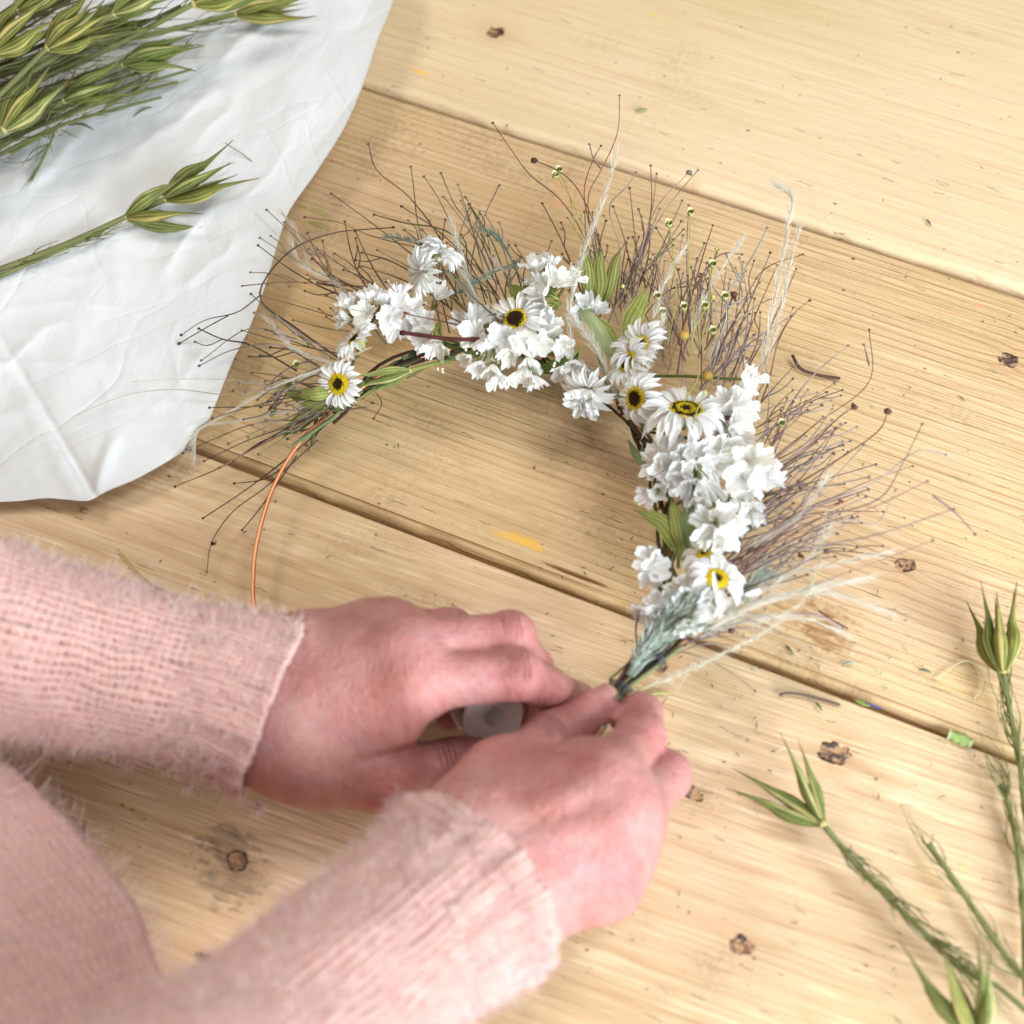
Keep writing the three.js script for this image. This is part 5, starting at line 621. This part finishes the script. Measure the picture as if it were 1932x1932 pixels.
{
  const L = [P(-420, 1120, 0.095), P(-200, 1165, 0.080), P(0, 1208, 0.066), P(180, 1248, 0.055), P(345, 1288, 0.047)], LC = [P(345, 1288, 0.047), P(400, 1302, 0.045), P(460, 1322, 0.043), P(513, 1343, 0.041)];
  knitTube('sleeve', L, (t, a) => lerp(0.0342, 0.0268, ss(0, 1, t)), { cols: 64, row: 0.0026, hairs: 15000, nA: 448, nL: 360 });
  knitTube('cuff', LC, (t, a) => 0.0270 + 0.0030 * t + 0.0010 * ss(0.8, 1, t) + rib(a, 17, 0.0009) - 0.0006 * Math.exp(-t * 20), { cols: 84, row: 0.0021, hairs: 5000, turn: true, nL: 80, nA: 420, deep: 0.0016, skew: (t, a) => (0.0012 * n2(Math.cos(a) * 2 + 5, Math.sin(a) * 2) + 0.0004 * n2(Math.cos(a) * 14, Math.sin(a) * 14)) * t });
  const Rr = [P(80, 2330, 0.150), P(250, 2200, 0.125), P(430, 2055, 0.104), P(620, 1900, 0.085), P(760, 1783, 0.072)], RC = [P(760, 1783, 0.072), P(810, 1741, 0.067), P(850, 1707, 0.063), P(888, 1674, 0.060)];
  knitTube('sleeve', Rr, (t, a) => lerp(0.0305, 0.0275, ss(0, 1, t)), { cols: 64, row: 0.0026, hairs: 15000, nA: 384, nL: 300 });
  knitTube('cuff', RC, (t, a) => 0.0276 + 0.0014 * t + 0.0036 * ss(0.6, 1, t) + rib(a, 17, 0.0009) - 0.0006 * Math.exp(-t * 20), { cols: 84, row: 0.0021, hairs: 5000, turn: true, nL: 80, nA: 420, deep: 0.0016, skew: (t, a) => (0.0012 * n2(Math.cos(a) * 2 + 9, Math.sin(a) * 2) + 0.0004 * n2(Math.cos(a) * 14, Math.sin(a) * 14)) * t });
  // the body of the sweater, leaning over the table edge
  const c0 = P(60, 1640, 0.06), dir = P(240, 1850, 0.06).sub(P(0, 1560, 0.06)).normalize(), out = V(-dir.z, 0, dir.x); if (out.z < 0) out.multiplyScalar(-1);
  const ctr = (y) => c0.clone().addScaledVector(out, 0.112 + Math.max(0, y - 0.05) * 0.75).setY(y), g = new Geo(), nA = 760, nL = 240;
  const tor = (i, j) => { const a = i / nA * 6.2832, y = lerp(-0.22, 0.34, j / nL), c = ctr(y), ra = 0.20, rb = 0.115 + 0.012 * Math.exp(-((y - 0.05) ** 2) / 0.004), f = 1 + 0.03 * n2(Math.cos(a) * 3 + 7, Math.sin(a) * 3 + y * 9) + 0.02 * n2(Math.cos(a) * 9, Math.sin(a) * 9 + y * 25) - 0.014 * gapAt(i / nA * 300, y / 0.0028 + 50); return [c.x + dir.x * Math.cos(a) * ra * f - out.x * Math.sin(a) * rb * f, y, c.z + dir.z * Math.cos(a) * ra * f - out.z * Math.sin(a) * rb * f, null, i / nA * 300 / 16, y / 0.0028 / 16]; };
  g.grid(nA, nL, tor); const geo = g.build(), tm = mesh('sweater_front', geo, std({ map: knitC, bumpMap: knitB, bumpScale: 0.0014, roughness: 0.95, specularIntensity: 0.15, sheen: 0.7, sheenColor: lin(0.95, 0.80, 0.77), sheenRoughness: 0.6 }), sweater), H = new Geo(), P_ = geo.attributes.position, Nn = geo.attributes.normal; let k = 0, guard = 0;
  while (k < 36000 && guard++ < 4e5) { const i = Math.floor(R() * P_.count), p = V(0, 0, 0).fromBufferAttribute(P_, i); const c = ctr(p.y), n = p.clone().sub(c).setY(0.1).normalize(); if (n.dot(out) > 0.05 || p.y < -0.01 || p.y > 0.17) continue; p.add(V(rnd(-0.004, 0.004), rnd(-0.003, 0.003), rnd(-0.002, 0.002)).addScaledVector(n, -0.001)); fuzz(H, p, n, rnd(0.005, 0.013), [0.84, 0.66, 0.62].map((x) => x * rnd(0.85, 1.12))); k++; }
  const hm = mesh('fuzz', H.build(), hairMat, tm); hm.userData.kind = 'stuff';
  // loose tufts of wool hanging from the left cuff
  for (const [x, y, h] of [[487, 1522, 14], [452, 1500, 16], [355, 1480, 12], [242, 1440, 20], [98, 1408, 26]]) { const T_ = new Geo(); for (let q = 0; q < 140; q++) fuzz(T_, jit(P(x, y, h * 0.001), 0.0016), V(rnd(-0.3, 0.3), -0.6, 0.8), rnd(0.002, 0.0055), [0.80, 0.58, 0.55]); const m = mesh('wool_tuft', T_.build(), hairMat, sweater); m.userData.kind = 'stuff'; }
}
// ---------------------------------------------------------------- spool in the left hand
{
  const t = thing('wire_spool', 'small grey plastic spool with a dimpled hub held under the curled fingers', 'spool');
  const c = P(931, 1351, 0.026), n = N(0.35, -0.2, 0.85), r = 0.0108, pm = std({ color: lin(0.82, 0.81, 0.79), roughness: 0.5, specularIntensity: 0.5 });
  const prof = (a) => a.map(([x, y]) => new THREE.Vector2(x, y));
  const fl = mesh('flange', new THREE.LatheGeometry(prof([[0, -0.0058], [0.0024, -0.0058], [0.0030, -0.0020], [0.0034, 0.0002], [0.0040, 0.0010], [r - 0.0012, 0.0006], [r - 0.0003, 0.0001], [r, -0.0006], [r - 0.0004, -0.0013], [0.005, -0.0016], [0.004, -0.0062], [0, -0.0064]]), 48), pm, t);
  const hub = mesh('wire_winding', new THREE.LatheGeometry(prof([[0, -0.012], [0.007, -0.012], [0.0075, -0.010], [0.0072, -0.007], [0.0076, -0.004], [0.007, -0.0018], [0.0041, -0.0018], [0.0041, -0.0066], [0, -0.0066]]), 40), std({ color: lin(0.02, 0.02, 0.022), roughness: 0.5 }), t);
  const f2 = mesh('flange', new THREE.LatheGeometry(prof([[0, -0.0122], [r - 0.001, -0.0122], [r, -0.0128], [r - 0.001, -0.0136], [0, -0.0136]]), 48), pm, t);
  t.position.copy(c); t.quaternion.setFromUnitVectors(V(0, 1, 0), n);
}
// ---------------------------------------------------------------- clippings and crumbs on the table
{
  const g = new Geo(), cols = [hexc(0x7c8f7a), hexc(0x6a7a55), hexc(0x8a9a84), hexc(0x5d6a3a), hexc(0x6e5140), hexc(0x4f3a2e), hexc(0xcfc7b4), hexc(0x74664f)];
  const zones = [[1500, 1150, 260, 200, 90], [1300, 1350, 230, 160, 50], [1650, 1350, 300, 200, 50], [1150, 1000, 160, 180, 26], [900, 1130, 300, 90, 18], [1350, 1750, 350, 180, 26], [500, 1560, 260, 180, 20], [1600, 500, 330, 250, 16], [1000, 250, 400, 200, 8], [560, 950, 220, 130, 14], [1700, 850, 200, 160, 20]];
  for (const [x, y, dx, dy, n] of zones) for (let k = 0; k < n * 0.65; k++) { const p = P(x + rnd(-1, 1) * dx, y + rnd(-1, 1) * dy, 0.0007), a = rnd(0, 6.28), L = rnd(0.0006, 0.0026) * (R() < 0.12 ? 1.8 : 1), c = pick(cols); if (p.dot(VW) > W3 - 0.003) continue; tube(g, [p.clone().add(V(-Math.cos(a) * L / 2, 0, -Math.sin(a) * L / 2)), p.clone().add(V(0, rnd(0, 0.0004), 0)), p.clone().add(V(Math.cos(a) * L / 2, 0, Math.sin(a) * L / 2))], (t) => rnd(0.00016, 0.00028) * Math.sin(0.4 + t * 2.5), 4, c); }
  const m = mesh('leaf_crumbs', g.build(), stemMat); m.userData = { label: 'tiny dry leaf crumbs and clippings scattered over the planks', category: 'crumbs', kind: 'stuff' };
  const bit = (name, pts, r, c, label, cat, f) => { const q = new Geo(); tube(q, smooth(pts.map(([x, y, h]) => P(x, y, h * 0.001)), 14), f ? (t) => r * f(t) : r, 6, c); const o = mesh(name, q.build(), stemMat); o.userData = { label, category: cat }; };
  bit('straw', [[222, 1035, 1], [262, 1082, 1.4], [300, 1110, 1], [360, 1138, 1.5]], 0.00042, hexc(0xb3a34e), 'thin curved yellow straw lying beside the left sleeve', 'straw', (t) => 0.35 + 0.65 * Math.sin(0.2 + t * 2.4));
  bit('loose_twig', [[1495, 670, 3], [1510, 695, 2], [1545, 708, 1.5], [1585, 714, 1.5]], 0.00062, hexc(0x5a4034), 'short dark broken twig lying on the table right of the feather grass', 'twig');
  bit('loose_tendril', [[1470, 1312, 1], [1482, 1308, 1.5], [1520, 1312, 1.2], [1585, 1330, 0.8]], 0.00055, hexc(0x6b5a50), 'grey twig lying along the open plank joint', 'twig');
  bit('loose_tendril', [[1765, 1282, 1], [1825, 1245, 1.2], [1853, 1270, 1.2], [1850, 1300, 1], [1838, 1318, 1]], 0.00035, hexc(0xcdbf9a), 'fine pale curled tendril lying below the tall seed head', 'tendril');
  bit('loose_stalk', [[1545, 1152, 2], [1570, 1170, 2], [1600, 1186, 1]], 0.0003, hexc(0x6d4a3c), 'thin reddish stalk lying beside the brown stain', 'stalk');
  bit('loose_leaf', [[1215, 1312, 1], [1240, 1308, 1.2], [1272, 1306, 1]], 0.0005, hexc(0xa8a86a), 'pale grass blade lying just right of the binding hand', 'leaf', (t) => Math.sin(0.3 + t * 2.7));
  for (const [x, y, a, L, c, l] of [[1600, 1252, -0.2, 0.0046, 0x8b9a84, 'long grey-green leaf below the brown stain'], [960, 1168, 0.0, 0.0040, 0x6c7a55, 'green leaf on the plank above the left hand'], [1490, 1227, 1.0, 0.0046, 0x6f7448, 'olive leaf above the plank joint'], [1545, 1333, 0.95, 0.0040, 0x6f7448, 'olive leaf below the plank joint'], [1210, 208, -0.2, 0.0060, 0x7d8a3e, 'green leaf alone on the far plank'], [1745, 1266, 0.3, 0.0050, 0x5f6f5a, 'curved green leaf near the yellow stain'], [160, 1570, 1.35, 0.006, 0x4f5a32, 'dark green leaf between the sleeve and the sweater front'], [1752, 420, 1.2, 0.004, 0x7a6c66, 'grey sliver on the far plank'], [1030, 700, 1, 0.003, 0x3f5a2a, 'dark leaf scrap inside the ring']].slice(0, 8)) { const p = P(x, y, 0.001), d = V(Math.cos(a), 0, Math.sin(a)).multiplyScalar(L / 2), q = new Geo(); tube(q, smooth([p.clone().sub(d), p.clone().add(V(0, 0.0005, 0)), p.clone().add(d)], 8), (t) => 0.00055 * Math.sin(0.25 + t * 2.7), 5, hexc(c)); mesh('fallen_leaf', q.build(), stemMat).userData = { label: 'fallen ' + l, category: 'leaf' }; }
  { // green husk wedged in the joint
    const q = new Geo(), p = P(1812, 1392, 0.0012); q.grid(10, 6, (i, j) => { const s = i / 10 * 2 - 1, t = j / 6 * 2 - 1; const w = VU.clone().multiplyScalar(s * 0.0042).addScaledVector(VW, t * 0.0022 * (1 + 0.35 * n2(i * 1.7, 4)) + 0.0006 * n2(i * 0.6, 8)); return [p.x + w.x, 0.0012 + 0.0016 * (1 - t * t) + 0.0004 * n2(i * 0.7, j), p.z + w.z, hexc(Math.abs(s) > 0.85 ? 0xcfd3a8 : j < 3 ? 0x8d9f58 : 0x9bb068)]; }); const o = mesh('green_husk', q.build(), leafMat); o.userData = { label: 'pale green husk scrap lying across the plank joint', category: 'husk' };
    const l = new Geo(), lp = P(1648, 1332, 0.001); l.grid(10, 8, (i, j) => { const a = i / 10 * 6.2832, f = j / 8 * Math.PI, w = VU.clone().multiplyScalar(Math.cos(f) * 0.0032); return [lp.x + w.x + Math.cos(a) * Math.sin(f) * 0.0011, lp.y + Math.sin(a) * Math.sin(f) * 0.0011, lp.z + w.z, hexc(0x5d5680)]; }); mesh('lavender_bud', l.build(), stemMat).userData = { label: 'violet lavender bud caught in the plank joint', category: 'bud' };
    const l2 = new Geo(), p2 = P(1628, 1326, 0.0008); l2.grid(8, 8, (i, j) => { const s = i / 8 * 2 - 1, t = j / 8, w = VU.clone().multiplyScalar((t - 0.5) * 0.007).addScaledVector(VW, s * 0.0011 * Math.sin(t * 3.1)); return [p2.x + w.x, p2.y + 0.0005 * (1 - s * s), p2.z + w.z, hexc(0x7f8f45)]; }); mesh('fallen_leaf', l2.build(), leafMat).userData = { label: 'fallen green leaf caught in the joint beside the lavender bud', category: 'leaf' };
    const h = new Geo(), p3 = P(299, 1215 - 283, 0.001); void h; void p3;
  }
}
renderer.render(scene, camera);
